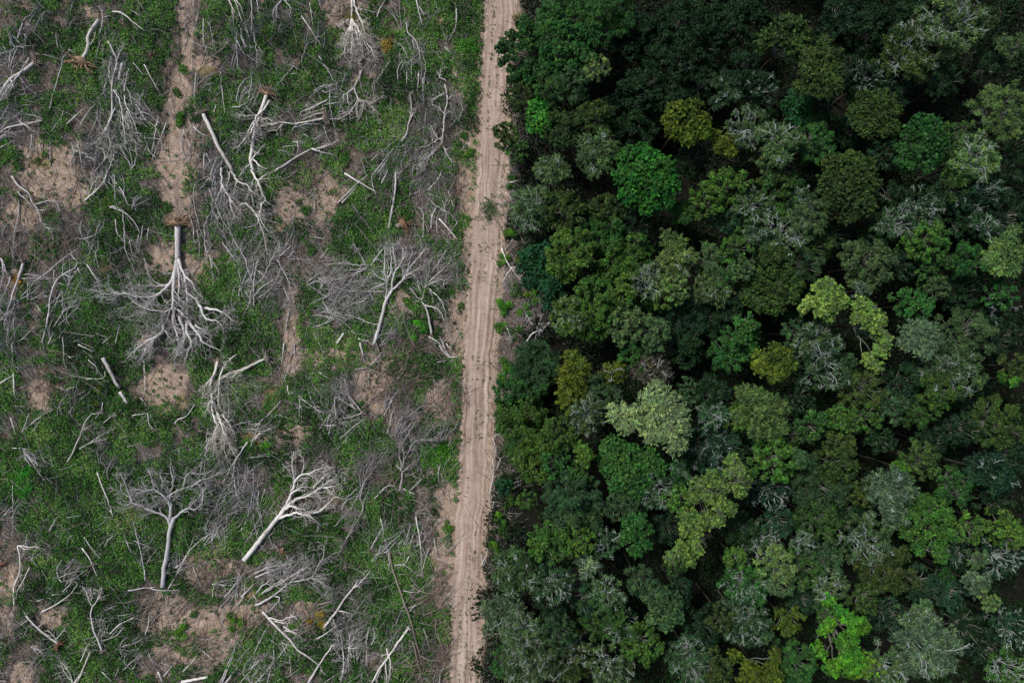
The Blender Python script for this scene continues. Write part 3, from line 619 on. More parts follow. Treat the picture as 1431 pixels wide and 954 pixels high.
# key | colour, trunk radius, root plate radius(0 none) and its colour, twig density | trunk | limbs... | haze: cx,cy,rx,ry,count,dirdeg
FALLEN = [
("the big uprooted tree", "largest uprooted tree, thick pale trunk below a brown root plate, limbs fanning downward", 'v', .43, 1.1, 't', 1.25,
 "22:153,290 153,390 152,490",
 "22:150,485 135,560 110,620 70,660 20,690 21:760,695 710,680 640,672 590,680 555,675;22:148,490 132,600 125,690 118,760 60,775 10,768 21:800,755 740,720 712,690;22:118,755 90,800 45,850;22:152,490 160,580 160,640 155,680 165,745;22:156,485 195,580 235,620 250,660 280,690;22:190,570 205,680 203,760 205,835;22:205,675 250,705 305,738;22:250,700 280,750 310,815 370,830 420,890;22:290,755 370,765 430,800 480,850;22:130,750 190,800 225,825;22:75,845 70,890 20,920 31:770,20 700,90;22:75,870 100,910 130,950;22:203,830 205,900 230,950 32:190,100;22:205,830 260,890 300,950 32:400,40;22:250,850 320,900 340,950;22:135,760 130,850 160,950 32:120,60;22:70,890 0,950 31:760,110;22:160,800 190,900 180,950 32:130,90",
 "A:250,470,55,38,420,-90;A:180,430,34,34,420,-70"),
("the flat-topped fallen tree", "grey dead tree with straight trunk and a wide flat crown of bluish-grey twigs", 'g', .32, 0, 'b', 1.3,
 "E:612,592 620,520 635,430 640,380 655,332",
 "E:643,370 625,330 600,315 560,300 530,285 500,275 490,255 460,235 455,200;E:640,340 640,290 632,265 605,240 580,225 540,235 510,240;E:605,240 612,200 600,165;E:640,330 645,280 640,250 660,235 690,222 720,215;E:652,335 680,315 710,297 735,300 760,280 765,240 762,215;E:710,297 722,272 740,262;E:560,300 600,275 605,255;E:580,225 570,180 560,150;E:632,265 650,200 640,140;E:690,222 700,180 730,150;E:500,275 470,200 450,160;E:720,215 760,190 780,160",
 "A:228,662,64,30,520,80"),
("the long leaning white tree", "long smooth white fallen tree slanting up to a spread of crooked bleached limbs", 'w', .34, 0, 'b', 1.2,
 "F:3,492 60,420 120,345 165,285",
 "F:160,290 200,262 240,250 280,225 320,195 355,170;F:163,285 180,245 200,228 230,215 262,225;F:175,255 190,215 200,190 220,170 250,165 280,150 320,140;F:195,195 185,130 190,80;F:150,305 180,288 210,300 240,305 222,290;F:130,335 190,315 230,320 265,335 290,360;F:230,312 280,310 320,280 345,255 380,265;F:345,255 330,235;F:280,225 330,215 370,200;F:262,222 300,180 330,160;F:240,250 300,235;F:220,170 230,120 215,95",
 "A:465,660,36,30,260,40;A:440,640,30,25,150,70"),
("the fan-crowned fallen tree", "slim fallen tree near the road, its crown a half-circle fan of white branches", 'v', .25, .5, 'b', 1.2,
 "23:408,955 440,850 470,730 512,650",
 "23:510,655 550,620 590,565 625,510 660,470 685,440;23:545,630 600,570 640,545 690,515;23:512,655 510,600 530,550 560,500 575,470 590,440;23:530,550 525,480 510,440 520,395;23:560,500 570,440 545,390;23:475,715 478,640 480,600 490,520;23:478,605 465,540 470,480 465,410;23:478,612 430,580 400,545;23:482,605 500,560 505,480 500,420;23:590,565 610,490 620,430;23:660,470 690,430 700,410",
 "A:568,342,42,16,420,75;A:565,365,32,20,160,70"),
("the shattered horizontal tree", "shattered pale tree whose splintered branches point left from one centre", 'v', .15, 0, 'b', 1.3,
 "23:392,520 455,430",
 "23:385,520 310,520 220,508 135,512;23:385,525 300,545 240,550;23:380,530 360,540 250,585 180,600 110,625;23:365,515 330,460 300,405;23:465,665 380,665 250,660 200,640;23:470,620 385,655 300,690;23:380,700 310,725 240,755;23:300,700 250,690 200,720;23:385,670 410,720;23:430,845 390,840 300,805 220,790 170,760;23:340,640 385,560;23:355,640 330,600",
 "A:490,415,44,30,420,190"),
("the leaning fan beside the road verge", "smaller fallen tree beside the fan-crowned one, grey limbs curling to the right", 'v', .17, 0, 'b', 1.2,
 "23:727,900 710,800 690,740 670,720",
 "23:672,722 690,640 705,580 720,500 735,470;23:688,645 740,610 800,600 850,600;23:695,625 760,570 820,510 840,470;23:690,738 760,760 800,820 820,850;23:715,650 770,700 800,760 810,830;23:675,715 650,690 610,650;23:670,722 640,715;23:730,560 790,470 810,430;23:790,650 800,600 830,590",
 "A:618,372,24,34,360,40"),
("the slanting pair of fallen trees", "long grey fallen tree slanting down from a flat root plate into tangled white limbs", 'v', .27, .9, 'b', 1.2,
 "12:292,628 340,730 385,830 430,900 455,950",
 "12:450,945 22:480,45 500,60 545,80 570,150 570,200;22:480,50 470,95 465,140;22:395,-20 400,80 440,140 480,200 520,250;22:440,0 430,60 410,110;22:490,190 530,180 580,230 610,290 630,350 640,410 655,470;22:620,170 610,250 640,310 660,340;22:545,80 560,110 600,130;22:440,140 450,200 480,260;22:410,60 380,130 360,180",
 "A:325,270,34,34,330,-70;A:345,320,30,30,160,-60"),
("the bare pole tree with orange root", "tall fallen white trunk with an orange-brown root plate at its upper end", 'w', .26, .85, 't', 1.0,
 "12:648,525 612,620 582,720 565,820 556,900 575,950",
 "22:560,-10 600,60 640,155 680,190;12:660,560 640,600 590,650 530,760 490,820;12:560,900 600,840 640,800;12:590,660 560,730 500,800 470,820;12:558,905 520,940 22:490,30;22:600,60 620,30 680,0;22:640,155 620,180 600,260;12:570,880 620,930 660,940",
 "A:345,185,26,26,200,200"),
("the horizontal white tree", "thin white tree lying level with roots at its right end", 'w', .16, .8, 'b', 1.1,
 "13:130,658 60,672 0,682 12:800,688",
 "12:800,688 720,680 680,690 640,685 605,715;12:720,680 640,700 600,690;12:690,685 650,660 610,670;12:740,688 700,720 650,730;13:140,600 80,620 20,640;13:130,630 60,640 10,665;13:150,555 80,590 0,625",
 "A:395,165,40,14,200,180"),
("the white slanting log near the stony patch", "white fallen pole with forked tips reaching to the right", 'w', .15, 0, 'b', .8,
 "12:690,950 740,920 800,880 870,840 13:60,825",
 "13:60,825 120,820 190,790 215,770;13:60,828 100,840 190,860;13:110,820 150,800 180,800", ""),
("the antler-shaped branch", "white forked branch shaped like antlers, opening downward", 'w', .16, 0, 'b', 1.4,
 "13:335,395 325,435 310,460 297,488",
 "13:297,488 260,515 240,530 240,580;13:262,515 262,560 275,600;13:298,488 315,540 320,560 355,560 390,590 445,640;13:318,555 300,590 270,615 220,640;13:355,560 340,620 325,660;13:300,590 270,630 210,660;13:380,580 430,550 460,530;13:320,570 310,620 325,670;13:400,600 410,640", ""),
("the broom-shaped top tree", "blue-grey broom of twigs hanging down from white stems at the top edge", 'w', .2, 0, 'b', 1.5,
 "13:286,-25 284,40 284,105",
 "13:295,-20 310,60 340,120 360,180 390,210;13:318,65 325,40 340,20;13:272,105 235,135 205,150;13:284,105 275,180 255,260;13:285,105 290,190 300,280;13:286,105 310,190 340,290;13:288,110 340,200 380,290;13:282,110 265,200 240,300;13:290,120 330,240 360,330;13:284,120 285,250 290,340;13:280,130 250,200 235,250;13:300,170 320,270 320,350;13:340,200 390,270 420,340",
 "A:502,70,24,26,520,-85"),
("the wiggly white trunk", "crooked white branch with a forked upper tip among dark brush", 'w', .14, 0, 'b', .8,
 "13:560,785 590,740 600,690 610,655 625,625", "13:610,655 640,615;13:604,675 615,600 608,530;13:625,625 625,600", "A:562,195,18,18,160,70"),
("the thorny tangle beside the verge", "dark tangled fallen tree with one white stem through it near the road", 'v', .15, .7, 'b', 1.4,
 "13:785,800 795,700 800,640 815,560 810,500 800,470",
 "13:800,640 770,600 730,580;13:815,560 840,530 860,520;13:810,455 800,440 772,430 780,385 795,378;13:800,640 830,620;13:790,790 740,740 730,700;13:780,800 720,860 680,950;13:785,800 840,910;13:800,520 760,540 720,560;13:790,760 700,810 660,820;13:770,820 700,880 640,940",
 "A:612,150,28,30,420,90;A:602,195,26,30,300,60;A:605,240,24,24,260,-60"),
("the collapsed twin-stemmed tree", "two pale stems bending down into a narrow bundle of white twigs", 'w', .2, 0, 'b', 1.3,
 "32:375,98 355,170 335,230 345,300 370,380",
 "32:405,130 385,200 380,300 375,370;32:370,380 390,440 420,520 450,590;32:345,300 345,380 370,460 360,540 380,620;32:370,380 400,470 410,560 420,640;32:400,390 440,450 470,500;32:380,430 440,540 460,620;32:480,60 430,100 408,130;32:355,170 310,230 290,300;32:345,300 320,350 300,390;32:370,460 350,520 350,600;32:345,240 300,290",
 "A:310,600,18,50,420,-80;A:335,545,30,26,260,-50"),
("the straight log with dark root hole", "straight pale log running level to a dark brown root hole on its right", 'w', .2, 1.0, 'd', 1.0,
 "32:645,82 560,120 480,155 400,190", "32:480,150 430,165 390,195 370,210;32:520,130 490,185;32:560,125 480,170 420,195", "A:340,540,26,20,160,-120"),
("the purplish dead tree", "purplish-grey dead tree standing askew with a V-shaped crown beside the green patch", 'l', .2, .5, 'd', 1.3,
 "33:555,808 563,760 565,710",
 "33:565,715 555,650 545,590 548,530 530,500 500,520;33:565,710 590,690 645,655;33:567,690 575,620 565,560 550,530;33:575,650 610,580 640,540 680,530 720,480 745,455;33:680,532 740,535 800,530;33:545,510 590,420 640,370 690,340;33:550,510 600,460 650,390;33:525,490 560,410 600,380;33:560,560 610,480 640,430;33:600,600 630,580 635,520;33:530,500 580,400 600,370",
 "A:575,588,26,30,420,60"),
("the dusty grey tree", "ash-grey tree of thin parallel twigs slanting up to the right", 'l', .12, 0, 'd', 1.5,
 "33:330,860 350,780 400,700",
 "33:400,700 460,650 510,635;33:350,780 380,680 460,600;33:345,800 350,700 410,600;33:360,760 420,680 480,590;33:340,820 330,720 370,620;33:350,790 370,700 430,610;43:300,100 270,130 205,250;33:335,860 345,920 43:260,150",
 "A:520,660,26,36,420,60"),
("the brown-leafed branch heap", "fallen crown of curved white sticks ending in a brown root on the path side", 'v', .13, .6, 'b', 1.2,
 "33:340,380 300,330 270,290", "33:270,290 230,270 220,210;33:300,360 260,280 240,220;33:350,380 280,405 235,415;33:320,370 240,320 190,300 195,400 235,445;33:280,320 260,250 240,190;33:300,345 250,330 210,290;33:270,290 200,260",
 "A:484,550,16,26,260,110"),
("the level feathery fallen tree", "grey tree lying level whose many long branches sweep up to the right", 'v', .16, 0, 'b', 1.3,
 "42:585,520 620,505 680,470 770,400",
 "42:770,400 870,375 43:60,370 130,400 180,445;42:620,455 700,400 760,370 870,300;42:580,345 660,310 780,290;42:585,365 700,320 785,285;42:625,455 720,400 800,350 870,310 43:40,260;43:0,385 60,370 90,320 130,240 130,190;42:770,400 820,350 860,290;42:680,470 720,480 660,560;42:590,450 640,400 700,380;42:700,420 760,320 790,290",
 "A:405,803,46,26,380,25"),
("the crooked-topped pole", "slanting white pole with crooked side branches crossing another near the bottom", 'w', .16, 0, 'b', 1.1,
 "42:622,556 700,640 770,710 820,770 870,805 43:60,820 105,858",
 "42:660,590 720,605 790,580 830,610;42:740,640 780,660 830,650;42:750,660 800,670 850,710;42:690,610 760,620 790,600", ""),
("the white crossing pole", "straight white pole crossing the crooked-topped one near the bottom edge", 'w', .15, 0, 'b', .5,
 "43:42,955 105,850 185,735", "43:105,850 120,890 150,910", ""),
("the split grey trunk", "split grey trunk rising from the golden bush into a thin forked crown", 'v', .17, 0, 'b', 1.0,
 "43:130,645 200,555 240,490 290,430 320,380", "43:80,715 140,680 190,640;43:210,555 250,555 290,570;43:180,600 200,650;43:280,440 330,400 390,330", "A:500,832,20,24,200,60"),
("the twin bleached trunks at the bottom edge", "bleached trunk with split stems running off the bottom edge", 'w', .17, .3, 'w', .8,
 "43:597,652 540,730 490,805 440,870 395,955", "43:478,760 495,820 500,890 490,945;43:470,825 480,955;43:500,790 450,800;43:450,860 420,950;43:460,840 400,940", ""),
("the ghostly grey crown", "pale grey dead tree with a cloud of crinkled twigs near the bottom", 'v', .14, 0, 'b', 1.6,
 "43:235,910 240,850 235,780", "43:270,730 268,800 265,850 240,900;43:240,840 200,780 180,740;43:265,770 300,690 290,660;43:240,800 230,720 220,680;43:270,760 330,750;43:235,830 190,830;43:268,730 280,670;43:240,780 210,720 200,660;43:225,950 240,880",
 "A:480,895,26,28,420,80;A:492,868,30,18,260,60"),
("the young forked white tree", "slender white tree with wavy trunk forking into a small spiky crown", 'w', .14, .35, 'd', 1.3,
 "41:568,772 540,710 515,640 505,570 513,528", "41:513,528 490,480 470,430;41:515,528 545,490 570,430;41:500,492 505,420;41:540,495 555,430;41:490,480 465,420;41:506,500 520,440", ""),
("the pale branch with red root", "short white fallen tree slanting down to a reddish-brown root", 'w', .15, .7, 'r', .9,
 "41:322,735 250,680 190,630 145,580", "41:308,712 340,680 370,640;41:215,640 255,605;41:320,720 280,670 260,660;41:160,600 115,630;41:145,580 135,560", ""),
("the bottom-left forked tree", "two white stems meeting in a narrow V at the bottom left", 'w', .15, 0, 'b', 1.0,
 "41:408,960 450,900 480,830 500,780", "41:445,835 470,780 490,740 500,725;41:400,955 380,880 340,840;41:392,900 360,870;41:470,860 430,950;41:405,950 350,870 330,810", "A:92,930,14,20,120,110"),
("the bent white stem on bare soil", "white stem bent at a right angle around a bare soil strip", 'w', .13, 0, 'b', .8,
 "41:80,520 78,420 110,340 110,260 97,195", "41:97,192 160,195 240,208;41:165,310 130,380 90,465;41:100,190 150,210 190,200;41:90,380 70,420", ""),
("the birch-like arching branch", "arching pale branch with blue-green feathery side twigs in the low plants", 'v', .12, 0, 'b', 1.3,
 "31:375,655 410,590 445,510 470,440 510,390", "31:510,390 570,378;31:460,480 500,455;31:440,585 500,550 580,530;31:500,550 560,510 620,480;31:575,440 640,390", "A:130,615,24,20,220,30"),
("the twin crooked branch on brown soil", "pair of grey branches joining into a fork on brown soil at the left", 'v', .14, 0, 'b', 1.2,
 "21:65,25 100,75 160,120 175,160 215,220 235,290 260,310", "21:90,105 150,160 190,200;21:195,180 290,160 325,190 330,220;21:215,215 250,210 270,190;21:235,280 280,330 300,380;21:255,310 330,320", "A:75,318,26,16,200,-20"),
("the thick slanting left tree", "pale fallen trunk at the left edge below a grey root with stubby branches", 'v', .2, .6, 'b', 1.0,
 "21:132,500 100,600 70,680 50,750", "21:70,680 80,740 55,790;21:85,640 60,720 30,790;21:60,580 40,640 5,710;21:15,490 20,560 0,650;21:5,480 45,580", "A:14,470,22,22,260,-80"),
("the long bowed grey branch", "long bowed grey branch curving down through dense low plants", 'v', .12, 0, 'b', .9,
 "21:235,945 265,820 280,690 310,610 350,570 410,540", "21:280,690 240,690;21:310,610 315,590;21:350,570 400,590 380,600;21:410,540 430,500 390,455", ""),
("the shrivelled tree with fibrous root", "short white trunk running up from a broad fibrous orange-brown root fan", 'w', .26, 1.5, 't', .7,
 "11:455,338 480,290 495,240 488,220 500,180 550,110", "11:500,255 520,220 530,180;11:505,170 500,140", ""),
("the left-edge split trunk", "split pale trunk slanting from a brown root down to the left edge", 'v', .22, .9, 'b', 1.2,
 "11:195,345 130,395 60,440 0,525 -20,560", "11:90,440 40,500 0,560;11:130,390 100,420 50,480 10,540;11:60,445 70,480 30,540;11:160,320 120,390", "A:12,150,22,16,220,200"),
("the low white forked tree at the left", "white forked branch entering from the left edge above bare soil", 'w', .13, 0, 'b', 1.0,
 "11:-10,750 40,710 130,690 235,670", "11:-10,760 30,740 60,710;11:100,665 140,695 215,745;11:5,720 50,660;11:110,690 160,690 230,660", "A:15,165,24,10,160,10"),
("the tangled white stem pile", "tangle of long crooked white stems running down through green plants", 'w', .14, 0, 'b', 1.2,
 "11:580,740 620,640 622,480 630,420 650,345 625,280 600,230", "11:630,500 665,560 680,640 720,720 757,815;11:690,530 700,590 745,680 770,760;11:680,640 690,720 700,825;11:690,510 700,430 715,380;11:622,480 605,420 610,340;11:650,345 660,300 690,250;11:705,620 735,700;11:640,600 600,700 580,740 530,800;11:620,640 560,760 500,810;11:700,640 720,720",
 "A:158,95,18,20,260,-90;A:145,190,24,18,260,-100"),
("the bundled stems above the path", "bundle of bent white stems pointing down to a brown patch left of the bare strip", 'w', .13, 0, 'b', 1.2,
 "21:470,160 530,110 580,50 597,-10", "21:485,145 530,90 540,0;21:490,140 520,60 560,20;11:530,950 580,890 610,810 600,740;11:595,950 630,880 640,810;11:560,940 545,870 530,830 550,800;11:580,900 580,840 550,820;11:500,860 460,850 400,825;11:540,900 480,870;11:610,900 620,840;11:450,900 440,830 435,780;11:380,920 405,860 400,800",
 "A:140,215,26,26,360,-100"),
("the scrubby V of sticks", "sticks spread in a V on the green left of the big root plate", 'v', .11, 0, 'b', .9,
 "21:610,195 680,220 740,270 780,345", "21:680,220 690,330 700,440 755,570;21:793,300 780,380 770,460;21:720,380 730,430 740,470;21:800,480 830,600;21:620,190 690,215;21:770,350 750,460;21:825,310 815,380", ""),
("the white tangle above the root", "tangle of white and grey twigs below the slanting tree", 'w', .1, 0, 'b', 1.3,
 "22:575,745 575,640 580,560 600,480", "22:600,620 640,560 680,470 715,385;22:570,700 620,640 700,590 720,540;22:560,740 555,680 580,620;22:575,640 550,560 520,470 465,380;22:700,490 740,550 770,620 800,770;22:740,640 780,750;22:580,530 620,570 660,610;22:600,700 660,660 700,600;22:650,700 690,620",
 "A:372,395,28,34,520,70;A:380,425,20,24,220,80"),
("the curved pale hoop branch", "curved white hoop of branches beside the round emerald shrub", 'w', .1, 0, 'b', .8,
 "33:875,75 830,75 790,40 770,10", "33:830,72 800,30 780,-20;23:710,915 760,940 33:790,20;33:810,0 840,40", ""),
("the brown stringy pole", "long brownish pole running down the green slope towards the bottom edge", 'b', .13, 0, 'b', .6,
 "43:490,225 510,320 545,420 580,520 620,640 660,790 680,855", "43:545,420 555,370;43:660,800 740,830 815,820;43:620,720 650,830 665,945;43:590,815 630,900 640,955", "A:600,915,26,22,260,60"),
("the bright dead tree above the brown root", "thin pale dead stems running down beside a scrap of tan root at the top", 'v', .1, 0, 'b', 1.0,
 "13:640,-10 660,80 675,140", "13:590,130 595,180 625,210 655,250 665,350;13:600,150 580,125;13:625,215 628,270;13:640,230 660,290;13:660,40 690,80", "A:583,60,16,22,160,-80"),
("the reclining tree at the track bend", "dark brown reclining branch beside pale sticks where the bare strip bends", 'd', .1, .5, 'd', .8,
 "12:430,240 380,290 285,345", "12:345,310 390,330;12:400,275 380,240;12:360,365 400,395 450,410", "A:330,85,24,16,260,-20"),
("the white broom beside the track", "sheaf of white stems at the top left of centre", 'w', .1, 0, 'b', .9,
 "12:432,-10 455,40 475,78", "12:462,-10 480,30 490,75;12:475,0 500,30 515,78;12:450,20 460,80 465,150;12:490,60 510,120", ""),
("the grey hanging twigs", "grey hanging sheaf of twigs right of the white broom at the top", 'g', .1, 0, 'b', 1.4,
 "12:560,-10 565,90 560,185", "12:590,0 600,60 620,90;12:570,40 545,120;12:575,180 590,280 590,370;12:590,280 620,350;12:580,290 560,360;12:600,260 625,300", "A:355,25,14,28,300,-90;A:358,82,11,18,180,-90"),
("the two-pronged branch at the top", "thin two-pronged white branch at the top edge", 'v', .1, 0, 'b', .8,
 "12:730,0 690,50 680,90", "12:740,0 780,50 770,95;12:700,30 700,100", "A:395,20,16,16,120,-90"),
("the pale tree on the right roadside", "bleached branch with grey twigs lying on the right roadside", 'w', .1, 0, 'b', 1.3,
 "A:701,347 707,362 714,374 722,384", "A:714,374 706,386 702,396;A:720,382 728,392;A:712,372 720,376", "A:716,392,11,16,220,-90"),
("the brown branch heap at the forest edge", "brown and white branch heap lying at the forest edge right of the road", 'v', .11, 0, 'b', 1.3,
 "A:734,479 745,466 760,458 772,447", "A:745,456 736,440;A:750,462 757,440;A:760,458 748,470;A:705,452 712,466 716,478", "A:745,445,24,26,420,70"),
]
SMALL = """w .16 33:330,-5 350,70|v .28 31:572,80 610,150 640,210 665,245|v .26 31:665,268 710,330|w .14 32:540,545 470,650 400,775|v .13 21:105,160 100,260 80,340 75,420 70,490|v .12 21:195,605 260,560 340,490 430,425
v .08 21:295,865 360,770 430,740|v .08 21:325,855 440,740|v .06 21:345,760 350,680|w .10 21:430,530 470,630|w .11 21:635,0 640,160|w .10 21:635,50 680,110 712,188|v .10 11:275,605 310,470 340,370 345,330 385,280
v .15 11:100,215 125,125|v .09 11:60,380 75,310 100,255|v .11 11:50,380 55,290|g .26 11:680,355 660,445|w .13 11:370,690 460,605|w .09 11:445,695 490,620 530,580|v .08 11:540,650 520,700 490,760
w .11 11:800,360 870,490 12:50,515|v .09 11:740,350 795,415|w .11 11:755,580 800,650 855,730|v .07 11:760,520 850,640|w .14 11:625,65 680,75 740,125 800,170|w .13 11:555,180 570,130 565,55|w .08 11:575,97 610,88
v .08 11:720,50 785,95|w .09 11:870,680 845,830 815,865|w .12 12:90,680 40,810 10,890|w .09 12:45,650 10,840|w .10 12:315,100 345,200 348,262|w .08 12:325,100 365,290|w .10 12:295,105 295,230 320,300
v .10 12:480,225 530,320|w .10 12:390,400 400,510 415,640|v .07 12:795,370 750,420 700,480|w .11 13:5,90 60,170 125,270|v .08 13:100,310 165,410 210,510|v .08 13:165,470 165,600 205,770|v .09 13:0,620 80,585 150,555
w .12 13:425,95 440,50 475,-5|v .10 13:500,335 440,420 412,478|w .11 13:655,395 652,490|v .09 13:680,430 680,560|w .08 13:440,720 455,780|v .09 13:390,895 450,840|w .12 13:412,955 515,825
w .15 23:245,10 330,60 425,115|w .13 23:205,175 300,80 370,20|v .11 23:230,175 310,85|w .11 23:450,65 485,-10|v .17 23:488,315 510,200 525,100 530,-5|w .12 23:680,375 680,230 650,195|w .14 23:712,105 770,30 782,-10
w .14 23:770,260 870,375|w .10 23:850,195 820,100|v .08 23:710,125 800,150|w .10 33:290,145 380,125 450,50|w .09 33:375,135 435,95|v .10 33:45,200 75,135|w .10 33:105,160 155,190|w .11 33:575,190 530,270 455,415
w .10 33:220,530 290,465 360,415|v .09 33:150,510 225,435|v .09 33:205,590 270,510|w .12 33:0,300 40,330 80,360 140,390|v .08 33:90,490 180,370|w .10 33:410,860 480,790 530,792|w .13 33:570,805 635,838
v .07 33:740,180 742,212 790,245|v .08 33:370,485 360,455|w .08 33:480,500 510,380|v .06 33:740,640 800,760|w .12 43:640,30 665,180 672,320|v .12 43:522,300 580,300 635,340|w .09 43:205,250 265,130 310,30
v .08 43:570,440 630,450 690,440|w .08 43:365,860 370,700 388,640|w .11 43:770,955 775,910|v .07 43:740,150 760,260|w .10 42:100,430 150,340 210,230 280,160 350,120|g .09 42:120,400 200,250 250,120|w .09 42:240,310 280,420
w .15 42:505,475 575,405|w .12 42:345,405 450,412|w .11 42:380,398 440,440|v .09 42:365,440 372,530|w .10 42:290,772 355,830|w .09 42:180,890 230,840 285,760|v .13 42:390,950 440,830 485,720|v .10 42:400,950 460,800
w .13 42:415,955 485,865|v .10 42:575,790 610,720 645,650|v .10 42:500,950 560,880 580,840 630,820|w .14 42:43,890 70,955|w .12 42:75,915 120,860|w .22 42:175,945 240,935 320,918|v .09 42:685,740 690,860
v .12 42:0,425 60,440 170,440|v .10 42:170,455 195,490|w .08 42:250,708 335,710|v .08 42:770,735 700,830|w .08 42:650,950 665,890|w .08 42:610,950 615,890|w .13 41:230,560 330,505 385,465 430,405|w .09 41:205,500 240,488
w .08 41:285,465 330,460|w .08 41:258,450 285,425|w .13 41:455,205 500,270 540,362|w .11 41:610,680 660,630 750,590|v .12 41:712,440 780,430 870,420|w .11 41:800,710 820,640 830,560|v .12 41:808,385 795,290 770,180 740,60
w .09 41:275,110 300,60 320,30|v .08 41:640,915 660,875|v .09 41:565,890 625,950|v .07 41:375,180 385,145 405,135|w .13 41:612,-5 628,32|v .08 41:580,195 600,160 630,135|w .14 31:0,220 65,180|w .14 31:75,165 80,295
v .13 31:68,-5 70,110|w .11 31:800,95 805,280|w .11 31:735,400 820,385|w .10 31:820,385 830,450 870,485|v .08 31:780,300 820,355|w .13 31:435,5 475,25 525,45|v .09 31:130,595 185,670|w .10 31:150,610 200,690 240,750
w .09 31:70,580 155,585|w .12 31:58,410 90,510|w .12 31:120,495 165,385|w .13 31:140,475 230,400 300,365|v .09 31:180,490 220,430|w .13 31:540,715 570,800 600,870 628,955|v .08 31:70,785 70,930 40,935
v .07 31:490,90 535,130 540,170|w .09 31:480,195 575,192 580,155|w .08 31:370,255 415,240|w .09 31:380,70 392,80 408,68|w .12 32:135,445 155,420 205,400 247,335|v .10 32:160,590 165,690|w .10 32:325,530 300,630 265,690
v .09 32:113,620 112,700|v .16 32:583,530 612,495|v .09 32:580,460 660,390 720,320|w .11 32:742,-5 730,110|v .10 32:740,215 775,110|w .10 32:762,230 770,280 818,252|w .12 32:820,290 870,328|w .11 32:602,815 590,930
v .07 32:640,800 610,890|w .09 32:525,640 570,630 635,625|v .10 32:0,395 35,470|v .10 32:800,0 800,80|v .11 22:325,95 365,185 400,270 460,350|v .10 22:400,390 450,460 520,550|v .11 22:462,375 520,470 562,575
w .11 22:720,467 780,410|v .10 22:772,775 752,870 748,955|w .11 22:240,330 248,410|v .09 22:215,240 240,310 245,400 280,350|v .09 22:260,320 275,420 262,500|w .11 22:225,590 270,510|w .10 22:300,308 305,420 330,470 390,570
v .08 22:330,480 345,540 350,625|w .09 22:360,20 360,150|v .09 22:480,790 495,855|v .09 22:575,460 612,415|v .07 21:570,950 620,910|w .12 21:268,955 298,890|v .10 21:640,950 665,850|v .07 21:205,740 240,790|w .08 21:155,620 150,710
w .18 23:200,955 240,895|v .09 23:70,862 130,845 180,820|w .10 23:320,925 390,945|v .08 23:140,375 50,360|w .07 23:110,480 150,430|v .07 23:550,900 565,825|v .08 23:450,950 530,880|w .08 23:580,470 610,440
v .10 11:280,920 278,780|v .08 11:285,730 340,650 355,600|v .07 11:320,265 310,190|v .09 11:20,250 40,310|v .08 11:380,275 415,295|v .06 11:215,800 270,890|w .08 11:130,480 150,560|v .07 12:340,400 325,510|v .09 12:255,400 245,540 255,620
w .08 12:365,580 350,640|v .07 12:265,690 240,750|w .09 12:300,850 295,940|w .10 12:310,850 350,930|w .09 12:530,480 500,540|v .08 12:560,465 510,510|v .07 12:210,650 235,740|v .07 12:205,220 185,270|v .08 12:825,410 780,410
v .08 13:590,400 590,470|v .07 13:220,500 250,410|v .08 13:380,460 350,540|v .07 13:80,770 170,720|w .08 13:430,75 425,100|v .08 13:865,50 860,150 820,230|w .09 13:800,260 840,300|v .07 13:690,880 650,810|w .09 13:730,700 740,750
w .09 13:870,390 860,420|w .12 A:712,255 724,252|v .08 A:672,775 676,790 681,770|w .09 A:684,690 690,660 688,640|w .09 A:672,790 678,778 682,766|v .08 A:694,655 700,640|v .08 A:686,720 690,700|v .09 A:716,70 718,110 714,130
w .07 A:706,268 716,280|v .07 A:704,282 718,276|w .07 A:688,612 693,628 690,640|v .09 A:640,310 625,330|v .08 A:652,200 640,215"""
